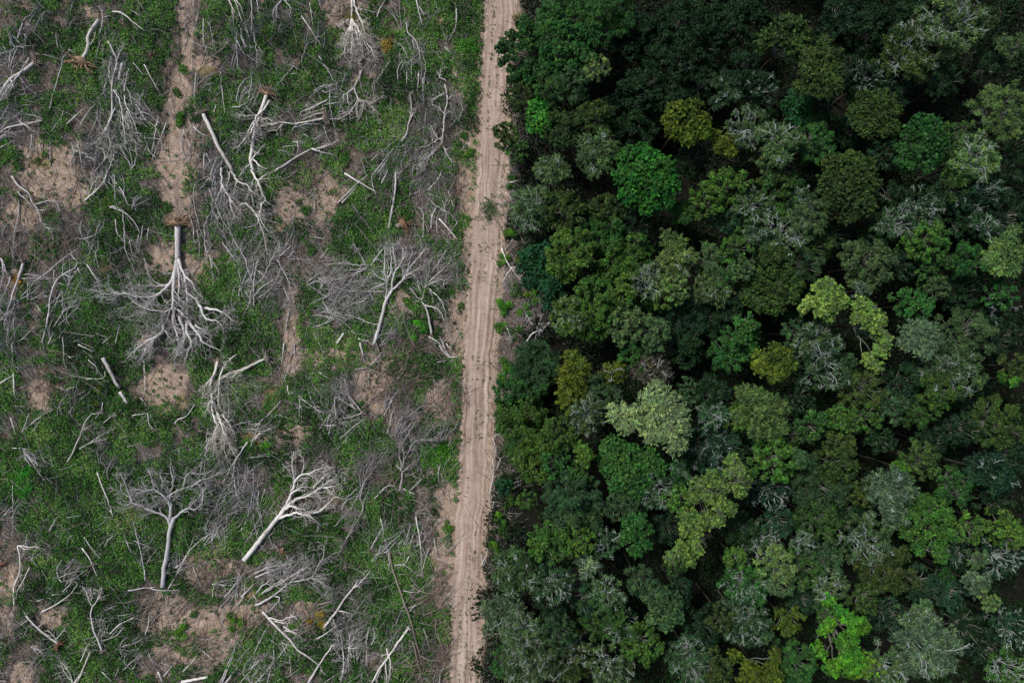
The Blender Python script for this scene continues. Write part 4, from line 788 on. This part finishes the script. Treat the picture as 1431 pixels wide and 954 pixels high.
BRUSH = """25,165,34,18,180,g 85,345,42,34,70,b 128,335,13,38,88,v 143,228,32,28,80,l 165,98,18,34,85,g 275,18,20,26,90,l 330,262,40,40,60,g 345,192,32,24,30,l 603,215,32,50,80,d 598,262,24,36,70,l
562,205,28,22,40,l 485,405,40,40,20,g 70,538,22,24,90,b 290,800,28,34,70,b 590,840,28,22,10,b 600,932,36,22,60,b 20,465,24,28,70,v 205,845,20,24,80,b 560,525,46,46,60,b 325,688,42,40,70,g 345,700,30,24,40,l
555,660,20,26,60,b 455,640,30,26,40,d 430,150,24,20,20,b 480,30,18,24,60,b 395,30,18,20,80,l 55,30,20,14,30,g 100,20,16,18,60,l 30,60,20,24,70,g 230,120,14,18,80,b 415,255,26,26,30,b 300,40,18,16,50,d
150,60,14,20,70,l 205,770,16,22,60,l 120,790,24,18,50,d 15,720,20,16,50,g 60,905,22,18,30,g 350,880,20,26,70,b 430,870,24,20,60,b 540,290,28,24,60,d 630,270,14,24,60,b 470,560,18,22,100,l 620,560,22,22,40,b
400,770,22,16,30,d 270,830,28,20,20,b 315,720,24,20,60,l 495,705,22,24,60,g 610,820,20,22,60,b 640,560,14,24,80,b 100,560,20,20,60,l 255,900,24,16,40,b 190,285,16,16,50,g 720,215,10,22,85,d 725,240,12,14,60,d
710,625,12,16,80,b 712,470,16,18,60,b
165,125,26,24,105,v 185,160,24,28,120,v 150,160,24,26,95,l 175,205,22,26,100,v 205,190,20,24,120,v 120,240,22,26,80,l 165,250,22,22,95,v 300,225,26,28,70,v 310,300,26,30,75,v 345,345,26,30,65,l
355,400,26,30,75,v 365,300,22,26,60,v 300,330,22,30,100,l 395,345,18,22,60,v 320,250,24,26,60,l 15,85,26,22,35,v 40,130,24,20,20,l 10,190,20,18,30,v 20,340,18,28,80,l 8,420,16,28,75,v 55,400,22,18,40,v
110,390,26,24,60,v 90,430,24,24,55,v 75,470,20,22,80,l 590,160,24,28,100,d 620,185,18,28,80,d 585,235,20,28,70,l 615,300,20,22,120,v 640,150,14,26,70,v 545,240,18,28,80,v 575,90,20,30,95,v 530,110,18,24,70,l
450,395,26,20,10,v 470,440,26,20,150,v 520,390,22,20,30,v 540,470,26,26,60,l 575,480,18,26,70,b 600,400,20,24,120,v 640,390,14,22,80,l 310,575,18,34,80,v 300,640,20,26,60,v 320,650,18,28,80,l 360,600,24,20,30,v
430,560,22,16,130,v 470,600,24,22,50,v 560,560,22,28,60,l 580,640,18,24,70,l 620,600,16,20,60,l 370,740,24,22,60,l 300,745,24,26,55,v 250,790,20,24,60,v 330,830,24,24,60,v 460,830,24,24,50,l 510,900,24,24,60,v
560,900,22,26,60,l 620,900,18,28,90,b 540,760,20,26,70,v 580,760,18,26,100,v 150,640,24,18,60,l 60,640,22,18,120,v 50,760,22,20,60,l 150,870,24,20,50,v 190,910,20,20,70,v 100,800,20,18,40,v 30,870,20,22,60,l
285,910,24,20,40,b 370,930,24,20,60,v 410,905,20,22,110,v 440,60,20,24,70,l 470,130,22,20,20,v 425,190,26,16,0,v 400,230,22,18,30,l 350,140,20,24,60,v 300,110,22,20,40,l 260,210,14,24,80,v 340,60,18,30,90,v"""
def make_roots(root, rr_, col, P0, d, r):                # root plate: lump of earth and torn roots at the butt end
    mb = MB(); c = P0 - d * .1; u = nrm(np.cross(d, [0, 0, 1.])); w = np.cross(u, d)
    a = np.linspace(0, 2 * math.pi, 13)[:-1]; V = []; 
    rings = [(.05, .30), (.6, .26), (.95, .12), (1.0, -.05), (.6, -.22), (.05, -.30)]
    for q, s in rings:
        jit = r.uniform(.78, 1.12, 12)
        V.append(c + (u[None] * np.cos(a)[:, None] + w[None] * np.sin(a)[:, None]) * (q * rr_ * .52 * jit)[:, None] + d[None] * (s * rr_))
    i = np.arange(12); Q = [np.stack([k * 12 + i, k * 12 + (i + 1) % 12, k * 12 + 12 + (i + 1) % 12, k * 12 + 12 + i], 1) for k in range(5)]
    V = np.concatenate(V); V[:, 2] = np.maximum(V[:, 2], -.1); mb.add(V, np.concatenate(Q), .4)
    n = int(30 + 26 * rr_); segs = []
    for k in range(n):
        t = r.uniform(0, 2 * math.pi); dd = u * math.cos(t) * 1.25 + w * math.sin(t) * .6 + d * r.uniform(-.8, .25); dd = nrm(dd); p = c + dd * rr_ * .25; L = rr_ * r.uniform(.3, 1.25)
        rad = r.uniform(.035, .10) * (1 + .4 * rr_)
        for q in range(3):
            p2 = p + dd * L / 3; p2[2] = max(p2[2], .03); segs.append((p, p2, rad, rad * .6)); rad *= .6; p = p2; dd = nrm(dd + r.normal(0, .3, 3))
    add_segs(mb, segs, r, .6, .2, 4, .014)
    mb.build('root_plate', WOOD, root, -root_loc(root), True, BARK[col])
def root_loc(o): return np.array(o.location)
def haze_segs(cx, cy, rx, ry, n, deg, r, zt=1.0, ln=(.5, 1.7)):
    a = r.uniform(0, 2 * math.pi, n); q = np.sqrt(r.uniform(0, 1, n)); px = cx + rx * q * np.cos(a); py = cy + ry * q * np.sin(a)
    th = np.radians(deg + r.normal(0, 34, n)); L = r.uniform(*ln, n); z = r.uniform(.08, zt, n)
    x, y = gxy(px, py); k = (H - z) / H; P = np.stack([x * k, y * k, z + gz(x, y) + .25 * green(px, py) * (px < 650)], 1); out = []
    D = np.stack([np.cos(th), np.sin(th), r.normal(.05, .22, n)], 1)
    for i in range(n):
        d = D[i]; p = P[i]; rad = r.uniform(.012, .026)
        for q in range(2):
            p2 = p + d * L[i] / 2; p2[2] = max(p2[2], .04); out.append((p, p2, rad, rad * .7)); p = p2; rad *= .7; d = d + r.normal(0, .28, 3)
        if r.uniform() < .6:
            d2 = D[i] * .6 + r.normal(0, .5, 3); out.append((P[i] + D[i] * L[i] * .25, P[i] + D[i] * L[i] * .25 + d2 * L[i] * .4, rad * 1.1, rad * .6))
    return out
clear_marks = []
for fi, (short, label, bark, r0, rp, rc, dens, trunk, limbs, haze) in enumerate(FALLEN):
    r = np.random.default_rng(300 + fi)
    pts = parse(trunk); n = len(pts)
    P = lying(pts, r0, .25 if r0 < .2 else .1); P = smooth_line(P, .5, .02 + .035 * r0, r)
    root = bpy.data.objects.new('fallen_tree', None); COL.objects.link(root)
    root.location = (P[0][0], P[0][1], 0); off = -root_loc(root); root.empty_display_size = .5
    bc = np.array(BARK[bark]) * r.uniform(.78, 1.06) * (1, r.uniform(.97, 1), r.uniform(.93, 1.01)); bc = tuple(bc) if fi > 3 else BARK[bark]
    R = np.linspace(r0, r0 * (.86 if r0 > .2 else .6), len(P)); R[0] *= 1.08; clamp_z(P, r0)
    mb = MB(); tube(mb, P, R, 8, .5); segs = []
    grow(P[len(P) // 2:], R[len(P) // 2:] * .5, 2, r, segs, .3 * dens, 50, .03); add_segs(mb, segs, r, .5, .13, 3, .018)
    mb.build('trunk', WOOD, root, off, True, bc)
    for li, lim in enumerate(limbs.split(';')):
        lp = parse(lim); tt = np.linspace(0, 1, len(lp)); up = r.uniform(.1, .5) if r0 < .2 else r.uniform(.2, 1.3)
        lx, ly = np.array(lp).T; z = r0 * .9 + .15 + .55 * green(lx, ly) + up * np.sin(tt * math.pi * .75) + r.normal(0, .06, len(lp))
        Lp = smooth_line(lift(lp, z), .4, .05, r)
        lm = np.sum(np.linalg.norm(np.diff(Lp, axis=0), axis=1)); ra = min(r0 * .66, .045 + (.03 if r0 > .3 else .022) * lm)
        Rl = np.linspace(ra, .03, len(Lp)); clamp_z(Lp, .05)
        mb = MB(); tube(mb, Lp, Rl, 6, .5); segs = []
        grow(Lp, Rl * .8, 3 if fi < 5 else 2, r, segs, (.85 if fi < 5 else 1.05) * dens, 55, .03, .12, .4)
        add_segs(mb, segs, r, .5, .22, 3, .016); mb.build('limb', WOOD, root, off, True, bc)
    if haze:
        for h_ in haze.split(';'):
            hz = []; cx, cy, rx, ry, cnt, deg = [float(v) for v in h_.replace('A:', '').split(',')]
            hz += haze_segs(cx, cy, rx, ry, int(cnt * .42), deg, r, .9)
            hm = MB(); add_segs(hm, hz, r, .48, .2, 3, .014)
            hm.build('fine_twigs', WOOD, root, off, False, tuple(np.array(BARK[bark]) * .4 + np.array(BARK['l']) * .4))
    if rp: make_roots(root, rp * (1.7 if fi == 0 else 1.3), rc, P[0], nrm(P[1] - P[0]), r)
    tag(root, label, 'fallen tree', 'trees felled across the clearing')
    mid = pts[len(pts) // 2]; clear_marks.append((short, mid[0], mid[1]))

branch_items = []
CW = {'w': 'white', 'v': 'pale grey', 'g': 'grey', 'b': 'brown', 'd': 'dark', 'l': 'mauve-grey'}
sm_spec = [s.split(' ', 2) for ln in SMALL.split('\n') for s in ln.split('|')]
def small_piece(pts, rad, col, seed):
    r = np.random.default_rng(seed); P = smooth_line(lying(pts, rad, r.uniform(.05, .3)), .45, .025, r); clamp_z(P, rad)
    ln = float(np.sum(np.linalg.norm(np.diff(P, axis=0), axis=1))); R = np.linspace(rad, max(.03, rad * (.75 if rad > .15 else .36)), len(P))
    log = rad >= .14 and ln < 7
    mb = MB(); tube(mb, P, R, 8 if log else 6, .5)
    segs = []
    if not log: grow(P, R * .6, 2, r, segs, .36, 45, .03, .1, .3); add_segs(mb, segs, r, .5, .1, 3, .016)
    c = np.array(BARK[col]) * r.uniform(.72, 1.08)
    o = mb.build('log' if log else 'dead_branch', WOOD, None, (0, 0, 0), True, tuple(c))
    ctr = P.mean(0) * [1, 1, 0]; o.data.transform(__import__('mathutils').Matrix.Translation(-Vector(ctr))); o.location = ctr
    chord = np.linalg.norm(P[-1] - P[0]); crooked = chord < .965 * ln
    size = 'long' if ln > 6 else ('short' if ln < 3 else '')
    ang = math.degrees(math.atan2(P[-1][1] - P[0][1], P[-1][0] - P[0][0])) % 180
    lie = 'level' if ang < 22 or ang > 158 else ('slanting' if (22 <= ang < 68 or 112 < ang <= 158) else 'lengthwise')
    desc = ' '.join(w for w in [size, 'thick' if rad >= .14 else ('thin' if rad < .085 else ''), 'crooked' if crooked else 'straight', CW[col], 'log' if log else 'branch'] if w)
    if not log: desc += '' 
    o['category'] = 'log' if log else 'branch'; o['group'] = 'cut logs lying about' if log else 'dead branches strewn over the clearing'
    m = topx(*ctr[:2]); branch_items.append((o, desc, m[0], m[1]))
for si, (col, rad, line) in enumerate(sm_spec): small_piece(parse(line), float(rad) * (.82 if float(rad) < .14 else .95), col, 900 + si)
rx_ = np.random.default_rng(77)
n_more = max(0, 294 - len(sm_spec)); k = 0; BR = [[float(v) for v in s_.split(',')[:2]] for s_ in BRUSH.split()]
while k < n_more:                                         # the smaller sticks in between
    q_ = BR[rx_.integers(len(BR))]; x, y = q_[0] + rx_.normal(0, 26), q_[1] + rx_.normal(0, 26)
    if x > np.interp(y, ROAD_Y, ROAD_L) - 14 or ell(np.array([x]), np.array([y]), SOIL)[0] > .8: continue
    a = rx_.normal(1.5, .7); L = rx_.uniform(14, 44); b = a + rx_.normal(0, .25)
    pts = [(x, y), (x + L * .5 * math.cos(a), y + L * .5 * math.sin(a)), (x + L * .5 * (math.cos(a) + math.cos(b)), y + L * .5 * (math.sin(a) + math.sin(b)))]
    if max(p[0] for p in pts) > np.interp(y, ROAD_Y, ROAD_L) - 4: continue
    small_piece(pts, rx_.uniform(.045, .085), rx_.choice(list('wvvg')), 5000 + k); k += 1
assign_labels(branch_items, clear_marks)

brush_items = []
for bi, s in enumerate(BRUSH.split()):
    x, y, a, b, deg, col = s.split(','); x, y, a, b, deg = map(float, (x, y, a, b, deg)); r = np.random.default_rng(700 + bi)
    hz = haze_segs(x, y, a, b, int(a * b * .06) + 20, deg, r, .6, (.6, 2.0)); mb = MB()
    nb = int(4 + a * b / 150)
    for q in range(nb):                                   # branch skeletons laid side by side
        th = r.uniform(0, 6.283); rad = math.sqrt(r.uniform(0, 1)); ang = math.radians(deg + r.normal(0, 24)); L = r.uniform(.7, 1.5) * (a + b) * .5 * M * 1.5
        wx, wy = gxy(x + a * .8 * rad * math.cos(th), y + b * .8 * rad * math.sin(th)); d = np.array([math.cos(ang), math.sin(ang), 0]); bow = r.normal(0, .12) * L
        p0 = np.array([wx, wy, .12 + .35 * float(green(np.array(x), np.array(y))) * (x < 650)]) - d * L * .5; pts = [p0 + d * L * f + np.array([-d[1], d[0], 0]) * bow * math.sin(f * 3.1) + [0, 0, r.uniform(.05, .6) * math.sin(f * 3.1)] for f in np.linspace(0, 1, 5)]
        Pq = smooth_line(pts, .45, .05, r); Rq = np.linspace(r.uniform(.035, .075), .018, len(Pq)); tube(mb, Pq, Rq, 6, r.uniform(.45, .9)); grow(Pq, Rq, 2, r, hz, .60, 50, .03, .08, .35)
    add_segs(mb, hz, r, .42, .26, 3, .014, 1.0)
    c = gxy(x, y); o = mb.build('brush_heap', WOOD, None, (0, 0, 0), False, tuple(np.array(BARK[col]) * .95)); o.data.transform(__import__('mathutils').Matrix.Translation((-float(c[0]), -float(c[1]), 0))); o.location = (float(c[0]), float(c[1]), 0)
    o['category'] = 'brush heap'; o['group'] = 'heaps of dead twigs'
    brush_items.append((o, f"{'small ' if a * b < 450 else ('wide ' if a * b > 1000 else '')}heap of {CW[col]} dead twigs", x, y))
assign_labels(brush_items, clear_marks)

# upturned root plates standing alone
for (x, y, rad, col, lab) in [(107, 93, 1.0, 't', 'orange-brown splayed roots lying beside the fibrous root fan'), (213, 76, .75, 'r', 'reddish-brown upturned root lump left of the bare strip'), (213, 52, .6, 't', 'small tan root lump above the reddish-brown one'),
    (618, 30, .8, 't', 'tan root lump near the top beside the road'), (562, 314, 1.7, 'r', 'rusty red upturned root mass above the fan-crowned fallen tree'), (395, 768, .9, 'r', 'reddish torn root in soil below the long leaning white tree'), (5, 785, .9, 'r', 'reddish root at the left edge'),
    (513, 18, .5, 't', 'small orange stump beside the broom-shaped tree at the top'), (85, 178, .7, 'b', 'brown root clump left of the tangled white stems'), (590, 802, .9, 'b', 'brown root clump at the foot of a white pole near the road'), (166, 725, .8, 'b', 'brown root clump above a soil patch left of the flat-topped tree'), (395, 322, .9, 't', 'tan root plate on the pinkish stony patch'), (472, 285, .5, 'r', 'small reddish root at the lower end of two crossed white poles'), (605, 660, .9, 'b', 'brown root clump beside the purplish dead tree')]:
    r = np.random.default_rng(int(x * 3 + y)); gx_, gy_ = gxy(x, y); o = bpy.data.objects.new('uprooted_stump', None); COL.objects.link(o); o.location = (float(gx_), float(gy_), float(gz(gx_, gy_)))
    a = r.uniform(0, 6.28); d = nrm(np.array([math.cos(a), math.sin(a), .6])); c = np.array(o.location) + [0, 0, .2]
    make_roots(o, rad, col, c, d, r)
    mb = MB(); tube(mb, [c, c + d * .25, c + d * .5 * rad], [.26 * rad, .22 * rad, .2 * rad], 8, .6); mb.build('stump', WOOD, o, -root_loc(o), True, BARK['b'])
    tag(o, lab, 'stump', 'upturned stumps and root clumps')

# ------------------------------------------------------------------ green things in the clearing
def shrub(name, x, y, rpx, col, lab, h=.8, group='low shrubs in the clearing', sparse=False):
    r = np.random.default_rng(int(x * 31 + y)); mb = MB(); R = rpx * M; n = int((260 if not sparse else 70) * R * R) + 60
    gx_, gy_ = gxy(x, y); nb = max(5, int(R * R * 3)); B = r.uniform(-1, 1, (nb, 2)) * R * .75; B = B[np.hypot(B[:, 0], B[:, 1]) < R * .95]
    if len(B) < 3: B = np.zeros((3, 2))
    pick = r.integers(0, len(B), n); br = .38 * max(R, .8) ** .5; D = sphere_pts(r, n); D[:, 2] = np.abs(D[:, 2])
    hb = h * (1 - .5 * (np.hypot(B[:, 0], B[:, 1]) / R) ** 2)
    P = np.concatenate([B[pick], (hb[pick] * .5)[:, None]], 1) + D * br * r.uniform(.6, 1.1, (n, 1)) * [1.2, 1.2, 1]
    P[:, 2] = np.maximum(P[:, 2], .05); s = r.uniform(.08, .16, n)
    bt = r.normal(0, .1, len(B)); leaves(mb, P, D * .4 + [0, 0, .7] + r.normal(0, .4, (n, 3)), s, s * .6, np.clip(.5 + bt[pick] + r.normal(0, .12, n), 0, 1), r)
    root = bpy.data.objects.new(name, None); COL.objects.link(root); root.location = (float(gx_), float(gy_), float(gz(gx_, gy_)))
    mb.build('foliage', LEAF, root, (0, 0, 0), False, col)
    sb = MB(); segs = [(np.zeros(3), np.array([b[0], b[1], h * .5]), .025, .012) for b in B]; add_segs(sb, segs, r, .4, .1, 4); sb.build('stem', WOOD, root, (0, 0, 0), False, BARK['b'])
    return tag(root, lab, 'shrub', group)
GB = (.050, .19, .032); GM = (.060, .15, .028); GD = (.040, .095, .025); GO = (.24, .175, .03); GY = (.19, .23, .04)
for a in [(650, 60, 17, GB, 'round bright green shrub beside the upper road'), (585, 461, 16, GB, 'round emerald shrub beside the leaning fan of branches'), (32, 672, 24, GB, 'wide bright green shrub patch at the left edge'), (605, 640, 24, GB, 'bright green shrub patch right of the purplish dead tree'),
    (491, 25, 6, GY, 'small yellow-green tuft on the broom-shaped top tree'), (372, 42, 6, GY, 'small yellowish plant right of the grey hanging twigs'), (137, 546, 6, GY, 'upper of two small lime plants beside the short split logs'), (134, 564, 4.5, GY, 'lower of two small lime plants beside the short split logs'),
    (443, 866, 14, GO, 'golden dry bush at the foot of the split grey trunk'), (541, 62, 12, (.20, .16, .05), 'tan dry bush right of the broom-shaped top tree'), (8, 199, 9, GB, 'bright green shrub at the left edge above bare soil'), (13, 220, 8, GM, 'green shrub just below the left-edge bright one'), (27, 234, 7, GM, 'smallest of three green shrubs on the bare soil at the left'),
    (233, 290, 7, GD, 'dark round shrub left of the big root plate'), (25, 393, 8, (.24, .14, .05), 'orange-brown dry tuft at the left'), (371, 628, 12, GM, 'green shrub above the dry grass right of the white pole'), (458, 455, 9, GM, 'green shrub below the shattered horizontal tree'),
    (572, 425, 9, GM, 'green shrub on bare soil between the two fan-shaped trees'), (255, 170, 13, GM, 'green patch of shrub crossing the bare strip'), (251, 130, 8, GD, 'green shrub strip in the middle of the bare track'), (258, 97, 7, GM, 'small shrub at the bend of the bare track'),
    (395, 555, 7, GD, 'dark little shrub right of the root hole log'), (256, 880, 12, GM, 'green shrub on the bare soil near the bottom'), (270, 855, 6, GD, 'small green shrub above the one on the bottom soil'), (330, 868, 13, GM, 'yellow-rimmed green shrub near the bottom'), (283, 575, 10, GB, 'bright shrub right of the bare round patch'),
    (425, 290, 11, GD, 'dark shrub on the pinkish stony patch'), (437, 345, 9, GD, 'dark shrub below the stony patch'), (650, 190, 7, GD, 'dark tuft on the road verge in the upper half'), (642, 215, 6, GM, 'tuft just below another on the upper road verge'), (655, 215, 6, GM, 'tuft closest to the road on the upper verge'),
    (627, 735, 8, GM, 'green shrub on the verge in the lower half'), (645, 430, 7, GD, 'dark shrub on the verge beside the leaning fan')]:
    shrub('shrub', a[0], a[1], a[2], a[3], a[4], .5 if a[2] > 10 else .35)
verge = []
for (x, y, rp_, col, nm) in [(714, 330, 14, GM, 'mid green'), (704, 362, 10, GM, 'mid green'), (722, 402, 13, GD, 'dark green'), (705, 430, 12, GB, 'bright green'), (699, 462, 11, GM, 'mid green'), (707, 508, 13, GM, 'mid green'), (716, 534, 11, GD, 'dark green'), (701, 562, 9, GM, 'mid green'),
    (702, 592, 10, GD, 'dark green'), (713, 700, 11, GD, 'dark green'), (700, 722, 10, GM, 'mid green'), (690, 762, 9, GM, 'mid green'), (708, 745, 12, GD, 'dark green'), (722, 142, 10, GD, 'dark green'), (729, 92, 10, GD, 'dark green'), (738, 60, 10, (.08, .09, .035), 'olive'), (724, 30, 9, (.09, .095, .04), 'olive'), (716, 256, 9, GD, 'dark green'),
    (733, 432, 12, GM, 'mid green'), (752, 482, 12, GD, 'dark green'), (730, 360, 12, GD, 'dark green'), (698, 530, 9, GM, 'mid green'), (744, 415, 12, GM, 'mid green'), (720, 465, 11, GD, 'dark green')]:
    verge.append((shrub('shrub', x, y, rp_, col, '', .9, 'shrubs along the right roadside'), f'{nm} roadside shrub', x, y))
assign_labels(verge, tree_marks)
def sapling():                                            # thin sapling fallen across the wheel tracks
    r = np.random.default_rng(8); x, y = gxy(683, 292); root = bpy.data.objects.new('sapling', None); COL.objects.link(root); root.location = (float(x), float(y), .06)
    mb = MB(); segs = []; pts = []
    for k in range(26):
        e = np.array([r.normal(0, 1.0), r.normal(0, 1.15), r.uniform(.15, .6)]); s0 = np.array([r.normal(0, .4), r.normal(0, .5), .05]); segs.append((s0, e, .022, .010)); pts.append(e); pts.append((e + s0) / 2 + [0, 0, .05])
    add_segs(mb, segs, r, .5, .1, 4); mb.build('stem', WOOD, root, (0, 0, 0), False, BARK['b'])
    pts = np.repeat(np.array(pts), 9, 0); n = len(pts); P = pts + r.normal(0, .2, (n, 3)) * [1, 1, .5]; P[:, 2] = np.maximum(P[:, 2], .05); s = r.uniform(.08, .17, n); lb = MB()
    leaves(lb, P, r.normal(0, .4, (n, 3)) + [0, 0, 1], s, s * .55, np.clip(.5 + r.normal(0, .15, n), 0, 1), r); lb.build('foliage', LEAF, root, (0, 0, 0), False, (.06, .10, .045))
    tag(root, 'loose leafy sapling lying across the dirt road in the upper half', 'sapling')
sapling()

def build_cover():                                        # low plants covering the clearing
    r = np.random.default_rng(41); mb = MB(); st = .38
    X, Y = np.meshgrid(np.arange(-84, -2, st), np.arange(-58, 58, st)); x = X.ravel() + r.uniform(-.25, .25, X.size); y = Y.ravel() + r.uniform(-.25, .25, X.size)
    px, py = topx(x, y); g = green(px, py); xl = np.interp(py, ROAD_Y, ROAD_L)
    nz = .55 * vnoise(x, y, 3.2, 3) + .45 * vnoise(x, y, 1.3, 13)
    p = np.clip((g - .34 + (nz - .5) * 2.1) * 3 + .5, 0, 1) + .10 * (vnoise(x, y, 2.5, 77) > .42)
    p = np.where(px > xl - 5, p * np.clip((xl + 2 - px) / 7, 0, 1), p)
    ok = r.uniform(0, 1, len(x)) < p; x, y, nz, g = x[ok], y[ok], nz[ok], g[ok]; n = len(x); k = 18
    size = np.clip(.5 + .6 * g + r.normal(0, .15, n), .3, 1.3)
    hh = np.minimum(.06 + .6 * np.clip(nz - .35, 0, 1) + .7 * vnoise(x, y, .9, 23) ** 2 * (.3 + g), .62)
    P = np.stack([x, y, gz(x, y) + hh], 1)[:, None] + r.normal(0, 1, (n, k, 3)) * (np.array([.23, .23, .13]) * size[:, None])[:, None]
    P = P.reshape(-1, 3); P[:, 2] = np.maximum(P[:, 2], gz(P[:, 0], P[:, 1]) + .03); m = len(P)
    s = r.uniform(.07, .17, m) * np.repeat(size, k) ** .3
    tn = .42 + .6 * (vnoise(x, y, 6, 33) - .5) + .6 * (vnoise(x, y, 1.6, 43) - .5) + r.normal(0, .10, n)
    leaves(mb, P, r.normal(0, .55, (m, 3)) + [0, 0, .8], s, s * .55, np.clip(np.repeat(tn, k) + r.normal(0, .20, m), 0, 1), r)
    # thin weeds on the road and its edges
    q = 800; yy = r.uniform(-20, 975, q); u = np.where(r.uniform(0, 1, q) < .6, r.choice([.33, .55, .72], q) + r.normal(0, .025, q), np.where(r.uniform(0, 1, q) < .5, r.normal(.0, .05, q), r.normal(.98, .04, q)))
    xx = np.interp(yy, ROAD_Y, ROAD_L) * (1 - u) + np.interp(yy, ROAD_Y, ROAD_R) * u; wx, wy = gxy(xx, yy); keep = vnoise(wx, wy, 4, 51) > .45; wx, wy = wx[keep], wy[keep]
    q = len(wx); P = (np.stack([wx, wy, np.full(q, .09)], 1)[:, None] + r.normal(0, 1, (q, 5, 3)) * [.10, .13, .02]).reshape(-1, 3)
    leaves(mb, P, r.normal(0, .4, (len(P), 3)) + [0, 0, 1], .09, .05, np.clip(.2 + r.normal(0, .1, len(P)), 0, 1), r)
    o = mb.build('ground_cover', COVER); o['kind'] = 'stuff'
build_cover()
def build_litter():                                       # countless small twigs on the soil
    r = np.random.default_rng(51); n = 85000; x = r.uniform(-84, -2, n); y = r.uniform(-58, 58, n); px, py = topx(x, y)
    e = np.interp(py, ROAD_Y, ROAD_L) - px; den = np.where(e > 6, .30 + .7 * np.clip(vnoise(x, y, 4, 61) * 1.5 - .3, 0, 1), .0) * (1 - .55 * ell(px, py, SOIL[:4]))
    er = px - np.interp(py, ROAD_Y, ROAD_R); ok = r.uniform(0, 1, n) < den; x, y = x[ok], y[ok]
    q = 2600; y2 = r.uniform(-58, 58, q); p2 = np.interp(477 - y2 / M, ROAD_Y, ROAD_R) + r.uniform(3, 46, q); x2 = (p2 - 715.5) * M
    x = np.concatenate([x, x2]); y = np.concatenate([y, y2]); n = len(x)
    th = r.normal(1.57, .8, n) + 1.2 * (vnoise(x, y, 6, 71) - .5); L = np.where(r.uniform(0, 1, n) < .2, r.uniform(1.5, 4.8, n), r.gamma(2.0, .40, n) + .2); z = gz(x, y) + r.uniform(.02, .45, n) ** 1.5 + np.where(r.uniform(0, 1, n) < .36, .62, .1) * green(*topx(x, y)) * (x < -6)
    P = np.stack([x, y, z], 1); D = np.stack([np.cos(th), np.sin(th), r.normal(0, .08, n)], 1)
    R = r.uniform(.010, .030, n) * np.where(L > 1.5, 1.25, 1); mid = P + D * (L / 2)[:, None]; D2 = D + r.normal(0, .22, (n, 3)) * [1, 1, .2]; end = mid + D2 * (L / 2)[:, None]
    mid[:, 2] = np.maximum(mid[:, 2], gz(mid[:, 0], mid[:, 1]) + .02); end[:, 2] = np.maximum(end[:, 2], gz(end[:, 0], end[:, 1]) + .02)
    t = np.clip(r.beta(1.1, 1.05, n) + np.where(L > 1.5, .18, 0), 0, 1); mb = MB(); seg_tubes(mb, P, mid, R, R * .9, 3, t); seg_tubes(mb, mid, end, R * .9, R * .5, 3, t)
    o = mb.build('twig_litter', LITTER); o['kind'] = 'stuff'
build_litter()
